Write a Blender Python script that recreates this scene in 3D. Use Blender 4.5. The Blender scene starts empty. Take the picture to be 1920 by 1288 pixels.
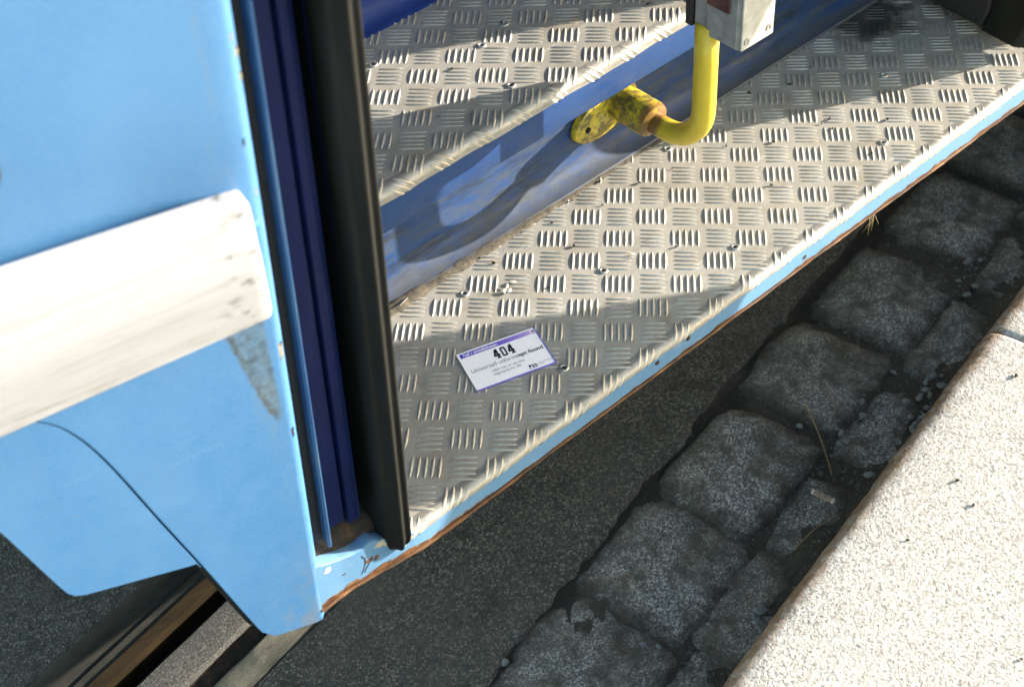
import bpy, bmesh, math, random
import numpy as np
from mathutils import Vector, Matrix, Quaternion

sc = bpy.context.scene
C = sc.collection
random.seed(7)
R = math.radians

# ------------------------------------------------------------------ camera, sky, sun, exposure
cam = bpy.data.objects.new('camera', bpy.data.cameras.new('camera'))
C.objects.link(cam)
ax = (0.7478923702, -0.6610328973, -0.0607661572)
ay = (0.5066907408, 0.5093266240, 0.6955939069)
az = (-0.4288606950, -0.5510189641, 0.7158607445)
cam.matrix_world = Matrix(((ax[0], ay[0], az[0], -0.7891), (ax[1], ay[1], az[1], -1.0015),
                           (ax[2], ay[2], az[2], 1.2435), (0, 0, 0, 1)))
cam.data.lens = 50.0
cam.data.sensor_width = 36.0
cam.data.clip_start = 0.05
cam.data.clip_end = 400
cam.data.dof.use_dof = True
cam.data.dof.focus_distance = 1.72
cam.data.dof.aperture_fstop = 7.1
sc.camera = cam

SUN_AZ, SUN_EL = R(-25.0), R(14.2)          # azimuth from +X (along the tram), towards the platform
sun_dir = Vector((math.cos(SUN_EL) * math.cos(SUN_AZ), math.cos(SUN_EL) * math.sin(SUN_AZ), math.sin(SUN_EL)))
w = bpy.data.worlds.new('World')
sc.world = w
w.use_nodes = True
nt = w.node_tree
sky = nt.nodes.new('ShaderNodeTexSky')
sky.sky_type = 'NISHITA'
sky.sun_disc = False
sky.sun_elevation = SUN_EL
sky.sun_rotation = math.atan2(sun_dir.x, sun_dir.y)
bg = nt.nodes['Background']
wb = nt.nodes.new('ShaderNodeMix'); wb.data_type = 'RGBA'; wb.blend_type = 'MULTIPLY'      # film balance of the daylight
wb.inputs[0].default_value = 1.0; wb.inputs[7].default_value = (1.14, 1.03, .82, 1)
nt.links.new(sky.outputs['Color'], wb.inputs[6])
nt.links.new(wb.outputs[2], bg.inputs['Color'])
bg.inputs['Strength'].default_value = 0.15
sl = bpy.data.lights.new('sun', 'SUN')
sl.energy = 3.8
sl.angle = R(0.5)
sl.color = (1.0, 0.90, 0.76)
so = bpy.data.objects.new('sun', sl)
C.objects.link(so)
so.rotation_mode = 'QUATERNION'
so.rotation_quaternion = (-sun_dir).to_track_quat('-Z', 'Y')
so.location = sun_dir * 20
sc.view_settings.view_transform = 'Standard'
sc.view_settings.look = 'None'
sc.view_settings.gamma = 1
sc.view_settings.use_curve_mapping = False
sc.view_settings.exposure = 2.5

# ------------------------------------------------------------------ helpers
def tag(o, label=None, cat=None, group=None, kind=None):
    if label: o['label'] = label
    if cat: o['category'] = cat
    if group: o['group'] = group
    if kind: o['kind'] = kind
    return o

def empty(name, loc=(0, 0, 0), parent=None):
    o = bpy.data.objects.new(name, None)
    C.objects.link(o)
    o.location = loc
    o.empty_display_size = 0.05
    if parent: o.parent = parent
    return o

def mesh(name, v, f, mat, parent=None, smooth=False, bevel=0.0, seg=2, autosmooth=None):
    me = bpy.data.meshes.new(name)
    me.from_pydata([tuple(map(float, p)) for p in v], [], [tuple(map(int, q)) for q in f])
    me.update()
    bm = bmesh.new(); bm.from_mesh(me)
    bmesh.ops.recalc_face_normals(bm, faces=bm.faces)
    bm.to_mesh(me); bm.free()
    if mat: me.materials.append(mat)
    if smooth:
        for p in me.polygons: p.use_smooth = True
    if autosmooth is not None:
        for p in me.polygons: p.use_smooth = True
        me.set_sharp_from_angle(angle=R(autosmooth))
    o = bpy.data.objects.new(name, me)
    C.objects.link(o)
    if parent: o.parent = parent
    if bevel:
        m = o.modifiers.new('bevel', 'BEVEL'); m.width = bevel; m.segments = seg; m.limit_method = 'ANGLE'; m.angle_limit = R(35)
    return o

class MB:
    def __init__(s): s.v = []; s.f = []
    def add(s, v, f):
        k = len(s.v); s.v += [tuple(p) for p in v]; s.f += [tuple(i + k for i in q) for q in f]
    def box(s, x0, x1, y0, y1, z0, z1):
        s.add([(x0,y0,z0),(x1,y0,z0),(x1,y1,z0),(x0,y1,z0),(x0,y0,z1),(x1,y0,z1),(x1,y1,z1),(x0,y1,z1)],
              [(0,3,2,1),(4,5,6,7),(0,1,5,4),(1,2,6,5),(2,3,7,6),(3,0,4,7)])
    def loft(s, rings, caps=True, closed=True):
        n = len(rings[0]); k = len(s.v)
        for r in rings: s.v += [tuple(p) for p in r]
        for a in range(len(rings) - 1):
            for i in range(n if closed else n - 1):
                j = (i + 1) % n
                s.f.append((k + a*n + i, k + a*n + j, k + (a+1)*n + j, k + (a+1)*n + i))
        if caps and closed:
            s.f.append(tuple(k + i for i in range(n))[::-1])
            s.f.append(tuple(k + (len(rings)-1)*n + i for i in range(n)))
    def obj(s, name, mat, parent=None, **k): return mesh(name, s.v, s.f, mat, parent, **k)

def tube_rings(path, radius, n=20):
    P = [Vector(p) for p in path]
    rad = radius if isinstance(radius, (list, tuple)) else [radius] * len(P)
    rings = []
    t0 = (P[1] - P[0]).normalized()
    ref = Vector((1, 0, 0)) if abs(t0.x) < .9 else Vector((0, 0, 1))
    u = t0.cross(ref).normalized()
    for i, p in enumerate(P):
        t = (P[min(i+1, len(P)-1)] - P[max(i-1, 0)]).normalized()
        u = (u - t * u.dot(t)).normalized()
        b = t.cross(u)
        rings.append([p + (u * math.cos(a) + b * math.sin(a)) * rad[i] for a in [2*math.pi*k/n for k in range(n)]])
    return rings

def hash2(ix, iy, seed):
    h = (ix.astype(np.int64) * 374761393 + iy.astype(np.int64) * 668265263 + seed * 974634777) & 0xFFFFFFFF
    h = ((h ^ (h >> 13)) * 1274126177) & 0xFFFFFFFF
    return ((h ^ (h >> 16)) & 0xFFFF) / 65535.0
def vnoise(x, y, seed=0):
    x = np.asarray(x, float); y = np.asarray(y, float)
    ix = np.floor(x); iy = np.floor(y); fx = x - ix; fy = y - iy
    fx = fx*fx*(3-2*fx); fy = fy*fy*(3-2*fy)
    a = hash2(ix, iy, seed); b = hash2(ix+1, iy, seed); c = hash2(ix, iy+1, seed); d = hash2(ix+1, iy+1, seed)
    return (a*(1-fx)+b*fx)*(1-fy) + (c*(1-fx)+d*fx)*fy
def fbm(x, y, seed=0, oct=4):
    x = np.asarray(x, float); y = np.asarray(y, float)
    s = 0; a = .5
    for o in range(oct):
        s = s + a*(vnoise(x*2**o, y*2**o, seed+o*17) - .5); a *= .5
    return s

# ------------------------------------------------------------------ materials
class NM:
    """small node-material builder"""
    def __init__(s, name):
        s.m = bpy.data.materials.new(name); s.m.use_nodes = True
        s.t = s.m.node_tree; s.p = s.t.nodes['Principled BSDF']
        s.co = s.t.nodes.new('ShaderNodeTexCoord').outputs['Object']
    def n(s, typ, **k):
        o = s.t.nodes.new(typ)
        for a, b in k.items(): setattr(o, a, b)
        return o
    def ln(s, a, b): s.t.links.new(a, b)
    def put(s, sock, v):
        if hasattr(v, 'is_output'): s.ln(v, sock)
        elif isinstance(v, (tuple, list)) and len(v) == 3 and sock.type == 'RGBA': sock.default_value = (*v, 1)
        else: sock.default_value = v
    def mapped(s, scale=(1, 1, 1), rot=(0, 0, 0), loc=(0, 0, 0)):
        m = s.n('ShaderNodeMapping'); m.inputs['Scale'].default_value = scale
        m.inputs['Rotation'].default_value = rot; m.inputs['Location'].default_value = loc
        s.ln(s.co, m.inputs['Vector']); return m.outputs[0]
    def noise(s, scale, detail=4, rough=.55, vec=None, dist=0.0, out='Fac'):
        o = s.n('ShaderNodeTexNoise'); o.inputs['Scale'].default_value = scale; o.inputs['Detail'].default_value = detail
        o.inputs['Roughness'].default_value = rough; o.inputs['Distortion'].default_value = dist
        s.ln(vec if vec is not None else s.co, o.inputs['Vector']); return o.outputs[out]
    def voro(s, scale, vec=None, feature='F1', out='Distance', rnd=1.0):
        o = s.n('ShaderNodeTexVoronoi', feature=feature); o.inputs['Scale'].default_value = scale
        o.inputs['Randomness'].default_value = rnd
        s.ln(vec if vec is not None else s.co, o.inputs['Vector']); return o.outputs[out]
    def ramp(s, fac, stops, interp='LINEAR'):
        o = s.n('ShaderNodeValToRGB'); o.color_ramp.interpolation = interp; e = o.color_ramp.elements
        while len(e) < len(stops): e.new(.5)
        for el, (p, c) in zip(e, stops):
            el.position = p; el.color = (c, c, c, 1) if isinstance(c, (int, float)) else (*c, 1)
        s.ln(fac, o.inputs[0]); return o.outputs[0]
    def mix(s, fac, a, b, blend='MIX'):
        o = s.n('ShaderNodeMix', data_type='RGBA', blend_type=blend)
        s.put(o.inputs[0], fac); s.put(o.inputs[6], a); s.put(o.inputs[7], b); return o.outputs[2]
    def math(s, op, a, b=0.0, clamp=False):
        o = s.n('ShaderNodeMath', operation=op, use_clamp=clamp)
        s.put(o.inputs[0], a); s.put(o.inputs[1], b); return o.outputs[0]
    def sep(s, vec=None):
        o = s.n('ShaderNodeSeparateXYZ'); s.ln(vec if vec is not None else s.co, o.inputs[0]); return o.outputs
    def panel_du(s):                 # distance from the door edge, height along the leaning panel
        r = []
        for v, k in (((-.97815, .20791, 0), .37918), ((-.003757, -.142885, .989732), .08426)):
            o = s.n('ShaderNodeVectorMath', operation='DOT_PRODUCT'); s.ln(s.co, o.inputs[0]); o.inputs[1].default_value = v
            r.append(s.math('SUBTRACT', o.outputs['Value'], k))
        return r
    def band(s, v, a, b):            # 0 below a, 1 above b
        o = s.n('ShaderNodeMapRange'); o.inputs[1].default_value = a; o.inputs[2].default_value = b
        s.put(o.inputs[0], v); return o.outputs[0]
    def base(s, c): s.put(s.p.inputs['Base Color'], c)
    def rough(s, v): s.put(s.p.inputs['Roughness'], v)
    def metal(s, v): s.put(s.p.inputs['Metallic'], v)
    def spec(s, v): s.p.inputs['Specular IOR Level'].default_value = v
    def bump(s, h, strength=.3, dist=.001, prev=None):
        o = s.n('ShaderNodeBump'); o.inputs['Strength'].default_value = strength; o.inputs['Distance'].default_value = dist
        s.ln(h, o.inputs['Height'])
        if prev is not None: s.ln(prev, o.inputs['Normal'])
        s.ln(o.outputs[0], s.p.inputs['Normal']); return o.outputs[0]

def simple(name, col, rough=.5, metal=0., spec=.5, var=.15, scale=60):
    m = NM(name)
    f = m.noise(scale, 4)
    lo = tuple(c*(1-var) for c in col); hi = tuple(min(1, c*(1+var)) for c in col)
    m.base(m.ramp(f, [(.3, lo), (.7, hi)])); m.rough(rough); m.metal(metal); m.spec(spec)
    return m

M = {}
def mat_light_blue():
    m = NM('light blue tram paint'); B = (.165, .43, .76)
    c = m.ramp(m.noise(6, 5), [(.3, (.040, .135, .31)), (.7, (.052, .155, .34))])
    grain = m.noise(420, 2)
    c = m.mix(m.ramp(grain, [(.40, 0.0), (.62, .5)]), c, (.075, .185, .35))
    dust = m.ramp(m.noise(14, 6, .7, m.mapped((1, 1, .35))), [(.56, 0.), (.78, .32)])
    c = m.mix(dust, c, (.11, .17, .23))
    zz = m.sep()
    low = m.math('MULTIPLY', m.math('SUBTRACT', 1, m.band(zz[2], -.03, .10)), m.band(zz[0], -.50, -.43))
    st = m.ramp(m.noise(48, 6, .75, m.mapped((1, 1, .7), (0, R(30), 0))), [(.47, 0.), (.66, .7)])
    c = m.mix(m.math('MULTIPLY', low, st), c, (.21, .17, .095))
    film = m.ramp(m.noise(5, 6, .65, m.mapped((1, 1, .5), (0, 0, 0), (4, 1, 2))), [(.42, 0.), (.72, .38)])
    c = m.mix(film, c, (.092, .215, .40))
    spots = m.ramp(m.noise(130, 3, .6), [(.73, 0.), (.76, .7)])
    c = m.mix(spots, c, (.20, .15, .10))
    d, u = m.panel_du()
    wob = m.math('MULTIPLY', m.math('SUBTRACT', m.noise(60, 6, .75), .5), .016)
    edge = m.math('SUBTRACT', m.math('ADD', .0152, m.math('MULTIPLY', m.math('SUBTRACT', u, .277), .185)), d)
    edge = m.math('ADD', edge, wob)
    mask = m.math('MULTIPLY', m.math('MULTIPLY', m.band(edge, -.0008, .0016), m.band(u, .268, .282)), m.math('MULTIPLY', m.band(d, .0035, .0075), m.math('SUBTRACT', 1, m.band(u, .42, .43))))
    film = m.ramp(m.noise(120, 6, .75), [(.30, (.020, .030, .042)), (.45, (.050, .085, .125)), (.58, (.075, .140, .22)), (.72, (.115, .16, .19)), (.82, (.045, .036, .024))])
    brown = m.math('SUBTRACT', 1, m.band(m.math('ABSOLUTE', m.math('SUBTRACT', edge, .0025)), .0012, .0045))
    film = m.mix(m.math('MULTIPLY', brown, m.ramp(m.noise(90, 5, .7), [(.38, 0.), (.60, .9)])), film, (.045, .038, .026))
    c = m.mix(m.math('MULTIPLY', mask, m.ramp(m.noise(45, 6, .7), [(.22, .45), (.5, .95)])), c, film)
    drip = m.math('MULTIPLY', m.math('MULTIPLY', m.band(d, .004, .009), m.math('SUBTRACT', 1, m.band(d, .014, .03))), m.ramp(m.noise(30, 6, .75, m.mapped((1, 1, .25))), [(.50, 0.), (.68, .55)]))
    c = m.mix(drip, c, (.13, .16, .17))
    scr = m.ramp(m.noise(70, 3, .5, m.mapped((.12, .12, 2.2), (0, R(18), 0))), [(.71, 0.), (.73, .35)])
    c = m.mix(scr, c, (.10, .21, .36))
    m.base(c); m.rough(m.ramp(m.noise(40, 4), [(.3, .30), (.7, .50)])); m.bump(m.noise(700, 2), .05, .0006)
    M['blue'] = m.m
mat_light_blue()

def mat_strip():
    """painted edge strip: chips to primer at the top, rust along the lower edge"""
    m = NM('chipped light blue sill paint')
    z = m.sep()[2]
    c = m.ramp(m.noise(9, 5), [(.3, (.072, .165, .30)), (.7, (.090, .19, .33))])
    c = m.mix(m.ramp(m.noise(26, 6, .7, m.mapped((.5, 1, 2))), [(.62, 0.), (.70, .7)]), c, (.13, .19, .26))
    wob = m.math('MULTIPLY', m.math('SUBTRACT', m.noise(30, 6, .7), .5), .022)
    zz = m.math('SUBTRACT', m.math('ADD', z, wob), m.math('MULTIPLY', m.math('SUBTRACT', 1, m.band(m.sep()[0], -.36, -.18)), .0075))
    rust = m.ramp(m.noise(120, 6, .7), [(.25, (.02, .010, .006)), (.5, (.085, .036, .013)), (.75, (.22, .105, .035))])
    c = m.mix(m.math('SUBTRACT', 1, m.band(zz, -.0355, -.0335)), c, rust)
    holes = m.ramp(m.noise(70, 5, .6), [(.745, 0.), (.76, 1.)])
    c = m.mix(m.math('MULTIPLY', holes, m.band(m.sep()[0], -.31, -.28)), c, (.16, .08, .035))
    scr = m.ramp(m.noise(40, 4, .6, m.mapped((.4, 1, 3), (0, .5, 0))), [(.66, 0.), (.69, .6)])
    c = m.mix(scr, c, (.30, .32, .32))
    m.base(c); m.rough(.45); m.bump(m.noise(300, 4), .25, .0006)
    M['strip'] = m.m
mat_strip()

def mat_white_rail():
    m = NM('worn white rail paint')
    z = m.sep()
    st = m.noise(18, 6, .7, m.mapped((1, 1, 9), (0, R(3), 0)))
    c = m.mix(m.ramp(st, [(.48, 0.), (.75, .55)]), (.335, .342, .372), (.255, .252, .255))
    d, u = m.panel_du()
    wob = m.math('MULTIPLY', m.math('SUBTRACT', m.noise(40, 6, .7, m.mapped((1, 1, 3))), .5), .05)
    low = m.math('SUBTRACT', 1, m.band(m.math('ADD', u, wob), .424, .446))
    streak = m.ramp(m.noise(26, 7, .75, m.mapped((.5, .5, 6), (0, R(4), 0))), [(.44, 0.), (.66, .6)])
    c = m.mix(m.math('MULTIPLY', low, streak), c, (.115, .095, .078))
    end = m.math('SUBTRACT', 1, m.band(m.math('ADD', d, m.math('MULTIPLY', wob, .6)), .018, .045))
    scuff = m.ramp(m.noise(44, 6, .72, m.mapped((1, 1, 2.6), (0, R(-28), 0), (1, 0, 2))), [(.56, 0.), (.66, .9)])
    c = m.mix(m.math('MULTIPLY', end, scuff), c, (.045, .04, .034))
    lines = m.ramp(m.noise(9, 5, .65, m.mapped((.25, .25, 12), (0, R(1), 0))), [(.56, 0.), (.62, .22), (.68, 0.)])
    c = m.mix(lines, c, (.215, .205, .195))
    m.base(c); m.rough(.5); m.bump(m.noise(200, 4, .6, m.mapped((1, 1, 6))), .15, .001)
    M['white'] = m.m
mat_white_rail()

def mat_alu():
    m = NM('worn aluminium tread plate')
    big = m.noise(7, 6, .65); med = m.noise(38, 6, .7); fine = m.noise(420, 4, .6)
    c = m.ramp(big, [(.28, (.315, .30, .27)), (.5, (.39, .375, .34)), (.75, (.46, .445, .415))])
    c = m.mix(m.ramp(med, [(.46, 0.), (.72, .65)]), c, (.235, .195, .14))
    c = m.mix(m.ramp(fine, [(.40, 0.), (.75, .35)]), c, (.18, .17, .155))
    c = m.mix(m.ramp(m.noise(95, 5, .7, None, 1.0), [(.66, 0.), (.75, .75)]), c, (.13, .12, .105))
    c = m.mix(m.ramp(m.noise(20, 4, .6, m.mapped((1, 6, 1), (0, 0, R(37)))), [(.60, 0.), (.75, .3)]), c, (.80, .79, .76))
    pz = m.n('ShaderNodeVectorMath', operation='DISTANCE'); m.ln(m.co, pz.inputs[0]); pz.inputs[1].default_value = (.80, .10, 0)
    oil = m.math('SUBTRACT', 1, m.band(m.math('ADD', pz.outputs['Value'], m.math('MULTIPLY', m.math('SUBTRACT', m.noise(24, 5, .7), .5), .16)), .045, .085))
    c = m.mix(m.math('MULTIPLY', oil, .88), c, (.028, .027, .025))
    c = m.mix(m.ramp(m.noise(16, 7, .75, m.mapped((1, 1, 1), (0, 0, 0), (2, 5, 0))), [(.52, 0.), (.68, .6)]), c, (.21, .175, .125))
    m.base(c); m.metal(m.ramp(med, [(.35, .45), (.7, .15)]))
    m.rough(m.ramp(med, [(.3, .46), (.7, .66)]))
    b = m.bump(m.noise(260, 5, .65), .22, .0007)
    m.bump(m.noise(60, 3, .5, m.mapped((1, 9, 1), (0, 0, R(25)))), .10, .0006, b)
    M['alu'] = m.m
    m = NM('polished aluminium nosing')
    sc1 = m.noise(300, 4, .7, m.mapped((.25, 1, 1), (0, 0, R(45))))
    c = m.mix(m.ramp(sc1, [(.40, 0.), (.7, .6)]), (.27, .265, .25), (.115, .105, .088))
    m.base(c); m.metal(.35); m.rough(m.ramp(m.noise(80, 5), [(.3, .30), (.7, .46)])); m.bump(sc1, .25, .0006)
    M['nose'] = m.m
mat_alu()

def mat_navy():
    m = NM('dark blue door paint')
    c = m.ramp(m.noise(12, 5), [(.3, (.002, .0055, .034)), (.7, (.003, .008, .050))])
    d = m.ramp(m.noise(60, 5, .7, m.mapped((1, 1, .12))), [(.56, 0.), (.8, .35)])
    c = m.mix(d, c, (.030, .036, .055))
    m.base(c); m.rough(.5); m.spec(.12)
    M['navy'] = m.m
    m = NM('worn mid blue edge paint')
    c = m.ramp(m.noise(40, 5, .7, m.mapped((1, 1, .2))), [(.35, (.012, .045, .13)), (.6, (.028, .075, .15)), (.75, (.075, .085, .08))])
    m.base(c); m.rough(.4)
    M['edgeblue'] = m.m
    # riser: blue paint, grey-brown scuffs smeared along the slope, filth towards the plate
    m = NM('scuffed blue riser paint')
    c = m.ramp(m.noise(10, 5), [(.3, (.0085, .034, .125)), (.7, (.013, .047, .155))])
    v = m.mapped((.55, 1, 3.2), (0, R(-30), 0))
    s1 = m.ramp(m.noise(30, 10, .80, v, .3), [(.42, 0.), (.60, .85)])
    z = m.sep()[2]
    lower = m.math('SUBTRACT', 1, m.band(m.math('ADD', z, m.math('MULTIPLY', m.noise(12, 4), .05)), .115, .19))
    c = m.mix(m.math('MULTIPLY', s1, m.math('ADD', m.math('MULTIPLY', lower, .8), .2)), c, (.050, .058, .060))
    dk = m.ramp(m.noise(18, 8, .75, m.mapped((.6, 1, 3.4), (0, R(-30), 0), (3, 1, 2))), [(.48, 0.), (.62, .75)])
    c = m.mix(m.math('MULTIPLY', dk, m.math('ADD', m.math('MULTIPLY', lower, .85), .05)), c, (.014, .018, .024))
    s2 = m.ramp(m.noise(60, 6, .75, m.mapped((1, 1, 6), (0, R(-24), 0))), [(.52, 0.), (.70, .55)])
    c = m.mix(s2, c, (.050, .075, .115))
    foot = m.math('SUBTRACT', 1, m.band(m.math('ADD', z, m.math('MULTIPLY', m.noise(40, 5), .012)), .009, .022))
    c = m.mix(m.math('MULTIPLY', foot, .65), c, (.075, .078, .078))
    m.base(c); m.spec(.18); m.rough(m.ramp(m.noise(30, 5), [(.3, .36), (.7, .6)])); m.bump(m.noise(80, 5), .15, .0008)
    M['riser'] = m.m
    m = NM('scuffed blue riser paint of the upper step')
    c = m.ramp(m.noise(14, 5), [(.3, (.010, .026, .13)), (.7, (.016, .038, .17))])
    m.base(c); m.rough(.45); m.spec(.2)
    M['riser2'] = m.m
mat_navy()

def mat_rubber():
    m = NM('black door rubber')
    c = m.ramp(m.noise(50, 5, .6, m.mapped((1, 1, .15))), [(.3, (.0020, .0026, .0023)), (.75, (.0075, .0086, .0075))])
    dust = m.ramp(m.noise(150, 5, .7), [(.58, 0.), (.8, .35)])
    c = m.mix(dust, c, (.014, .015, .012))
    m.base(c); m.rough(.6); m.spec(.24); m.bump(m.noise(300, 4), .15, .0006)
    M['rubber'] = m.m
    M['black'] = simple('dull black seal and groove shade', (.008, .008, .009), .7).m
mat_rubber()

def mat_yellow():
    m = NM('yellow handrail enamel')
    c = m.ramp(m.noise(25, 5), [(.3, (.46, .345, .020)), (.7, (.56, .43, .035))])
    z = m.sep()
    low = m.math('SUBTRACT', 1, m.band(z[2], .085, .15))
    iny = m.band(z[1], .03, .075)
    g = m.ramp(m.noise(60, 7, .75), [(.42, 0.), (.57, 1.)])
    c = m.mix(m.math('MULTIPLY', m.math('MULTIPLY', g, iny), .88), c, (.055, .048, .026))
    rust = m.ramp(m.noise(95, 6, .7), [(.3, (.04, .02, .012)), (.7, (.19, .075, .02))])
    ring = m.math('SUBTRACT', 1, m.band(m.math('ABSOLUTE', m.math('SUBTRACT', z[1], m.math('ADD', .058, m.math('MULTIPLY', m.math('SUBTRACT', m.noise(50, 4), .5), .045)))), .008, .020))
    c = m.mix(m.math('MULTIPLY', ring, .85), c, rust)
    sp = m.ramp(m.noise(170, 4, .6), [(.70, 0.), (.75, .8)])
    c = m.mix(m.math('MULTIPLY', sp, m.math('ADD', m.math('MULTIPLY', low, .8), .15)), c, (.14, .06, .02))
    m.base(c); m.rough(.38); m.bump(m.noise(180, 4), .12, .0008)
    M['yellow'] = m.m
mat_yellow()

M['greybox'] = simple('scuffed grey cast housing', (.21, .225, .23), .55, .1, .5, .3, 45).m
M['greyplate'] = simple('brushed grey cover plate', (.40, .40, .37), .5, .3, .5, .2, 70).m
M['darkred'] = simple('dark red button lens', (.05, .012, .008), .25, 0, .5, .2).m
M['steel'] = simple('dull steel', (.42, .41, .39), .4, .8, .5, .25, 300).m
M['rivetbore'] = simple('dark rivet bore', (.012, .011, .01), .9).m  # near-black tone inside the bore
M['rustdirt'] = None
def mat_dirts():
    m = NM('rusty grime')
    c = m.ramp(m.noise(55, 7, .75), [(.34, (.0025, .0025, .0025)), (.52, (.009, .006, .004)), (.64, (.05, .021, .009)), (.74, (.022, .018, .014))])
    m.base(c); m.rough(.9); m.bump(m.noise(160, 6, .7), .8, .003)
    M['rustdirt'] = m.m
    m = NM('rusted flange edge')
    c = m.ramp(m.noise(70, 7, .75, m.mapped((.35, 1, 1))), [(.28, (.012, .006, .004)), (.45, (.05, .021, .008)), (.62, (.14, .062, .020)), (.8, (.28, .18, .09))])
    m.base(c); m.rough(.8); m.bump(m.noise(220, 6, .7), .5, .0015)
    M['rustedge'] = m.m
    m = NM('sandy filth along the joint')
    c = m.ramp(m.noise(90, 6, .7), [(.3, (.022, .020, .017)), (.55, (.085, .072, .054)), (.8, (.15, .135, .11))])
    m.base(c); m.rough(.95); m.bump(m.noise(260, 5, .7), .7, .002)
    M['sandfilth'] = m.m
mat_dirts()

def mat_ground():
    m = NM('old asphalt')
    agg = m.voro(330, out='Color')
    ag = m.sep(agg)[0]
    c = m.ramp(ag, [(.0, (.011, .012, .012)), (.40, (.032, .036, .036)), (.72, (.080, .083, .077)), (.92, (.20, .19, .16))])
    c = m.mix(m.ramp(m.voro(330), [(.30, 0.), (.66, .6)]), c, (.020, .021, .020))
    c = m.mix(m.ramp(m.noise(6, 6, .65), [(.42, 0.), (.66, .65)]), c, (.052, .050, .044))
    c = m.mix(m.ramp(m.noise(11, 6, .7, m.mapped((1, 1, 1), (0, 0, 0), (7, 3, 0))), [(.54, 0.), (.66, .75)]), c, (.010, .0105, .010))
    c = m.mix(m.ramp(m.noise(200, 4, .65), [(.56, 0.), (.68, .75)]), c, (.095, .092, .080))
    c = m.mix(m.ramp(m.noise(36, 3, .6), [(.77, 0.), (.79, .6)]), c, (.16, .075, .04))
    m.base(c); m.rough(.85)
    b = m.bump(m.voro(330), .8, .0022)
    m.bump(m.noise(120, 5, .7), .5, .0018, b)
    M['asphalt'] = m.m
    m = NM('damp black gutter dirt')
    c = m.ramp(m.noise(120, 7, .75), [(.32, (.007, .007, .006)), (.55, (.023, .022, .018)), (.75, (.055, .051, .042))])
    c = m.mix(m.ramp(m.noise(9, 5, .6), [(.40, 0.), (.62, .9)]), c, (.036, .033, .026))
    c = m.mix(m.ramp(m.voro(210, out='Color'), [(.82, 0.), (.90, .8)]), c, (.075, .076, .072))
    o = m.n('ShaderNodeVectorMath', operation='DOT_PRODUCT'); m.ln(m.co, o.inputs[0]); o.inputs[1].default_value = (-.18224, .98325, 0)
    off = m.math('ABSOLUTE', m.math('ADD', m.math('ADD', o.outputs['Value'], .097), m.math('MULTIPLY', m.math('SUBTRACT', m.noise(18, 6, .7), .5), .05)))
    c = m.mix(m.math('MULTIPLY', m.math('SUBTRACT', 1, m.band(off, .014, .030)), .85), c, (.0055, .0055, .005))
    m.base(c); m.rough(.95); b = m.bump(m.voro(190), .7, .003); m.bump(m.noise(300, 5, .7), .7, .002, b)
    M['dirt'] = m.m
    m = NM('grey granite sett')
    g = m.voro(430, out='Color'); gx = m.sep(g)
    c = m.ramp(gx[0], [(.0, (.038, .043, .046)), (.4, (.105, .114, .118)), (.7, (.19, .197, .197)), (.93, (.42, .415, .39))])
    oi = m.n('ShaderNodeObjectInfo').outputs['Random']
    c = m.mix(m.ramp(oi, [(0, 0.), (1, .45)]), c, (.085, .075, .060))
    c = m.mix(m.ramp(m.noise(13, 5, .65), [(.48, 0.), (.64, .55)]), c, (.13, .122, .105))
    c = m.mix(m.ramp(m.noise(24, 6, .7), [(.45, 0.), (.63, .85)]), c, (.034, .033, .027))
    c = m.mix(m.ramp(m.noise(60, 5, .7), [(.60, 0.), (.75, .6)]), c, (.14, .125, .10))
    gen = m.sep(m.t.nodes['Texture Coordinate'].outputs['Generated'])
    ax_ = m.math('ABSOLUTE', m.math('SUBTRACT', gen[0], .5)); ay_ = m.math('ABSOLUTE', m.math('SUBTRACT', gen[1], .5))
    rim = m.math('ADD', m.math('MAXIMUM', ax_, ay_), m.math('MULTIPLY', m.math('SUBTRACT', m.noise(20, 7, .72), .5), .42))
    c = m.mix(m.band(rim, .27, .43), c, m.ramp(m.noise(150, 6, .75), [(.35, (.010, .010, .008)), (.55, (.026, .0245, .020)), (.75, (.058, .054, .045))]))
    m.base(c); m.rough(.9)
    b = m.bump(m.noise(70, 6, .7), .7, .004); m.bump(m.voro(430), .5, .0012, b)
    M['sett'] = m.m
    m = NM('pale bush hammered granite kerb')
    g = m.sep(m.voro(300, out='Color'))
    c = m.ramp(g[0], [(.0, (.22, .213, .20)), (.3, (.325, .316, .30)), (.75, (.40, .392, .375)), (1., (.47, .462, .445))])
    sp = m.ramp(m.noise(230, 4, .65, None, .4), [(.555, 0.), (.65, .82)])
    c = m.mix(sp, c, (.085, .08, .078))
    c = m.mix(m.ramp(m.noise(150, 4, .65, m.mapped((1, 1, 1), (0, 0, 0), (5, 2, 0))), [(.66, 0.), (.74, .7)]), c, (.42, .28, .14))
    y = m.sep()[1]
    wob = m.math('MULTIPLY', m.math('SUBTRACT', m.noise(22, 5, .7), .5), .035)
    e = m.math('ADD', y, wob)
    edge = m.math('MULTIPLY', m.band(e, -.026, -.010), m.ramp(m.noise(85, 6, .75), [(.30, 0.), (.50, 1.)]))
    c = m.mix(m.math('MULTIPLY', edge, .95), c, m.ramp(m.noise(60, 4), [(.3, (.13, .06, .022)), (.7, (.27, .17, .09))]))
    m.base(c); m.rough(.85)
    b = m.bump(m.noise(230, 4, .65), .7, .0022); m.bump(m.voro(420), .3, .0008, b)
    M['kerb'] = m.m
    m = NM('brown worn rail steel')
    c = m.ramp(m.noise(60, 6, .7, m.mapped((.15, 1, 1), (0, 0, 0))), [(.3, (.012, .008, .004)), (.6, (.032, .021, .009)), (.8, (.058, .042, .021))])
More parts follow.
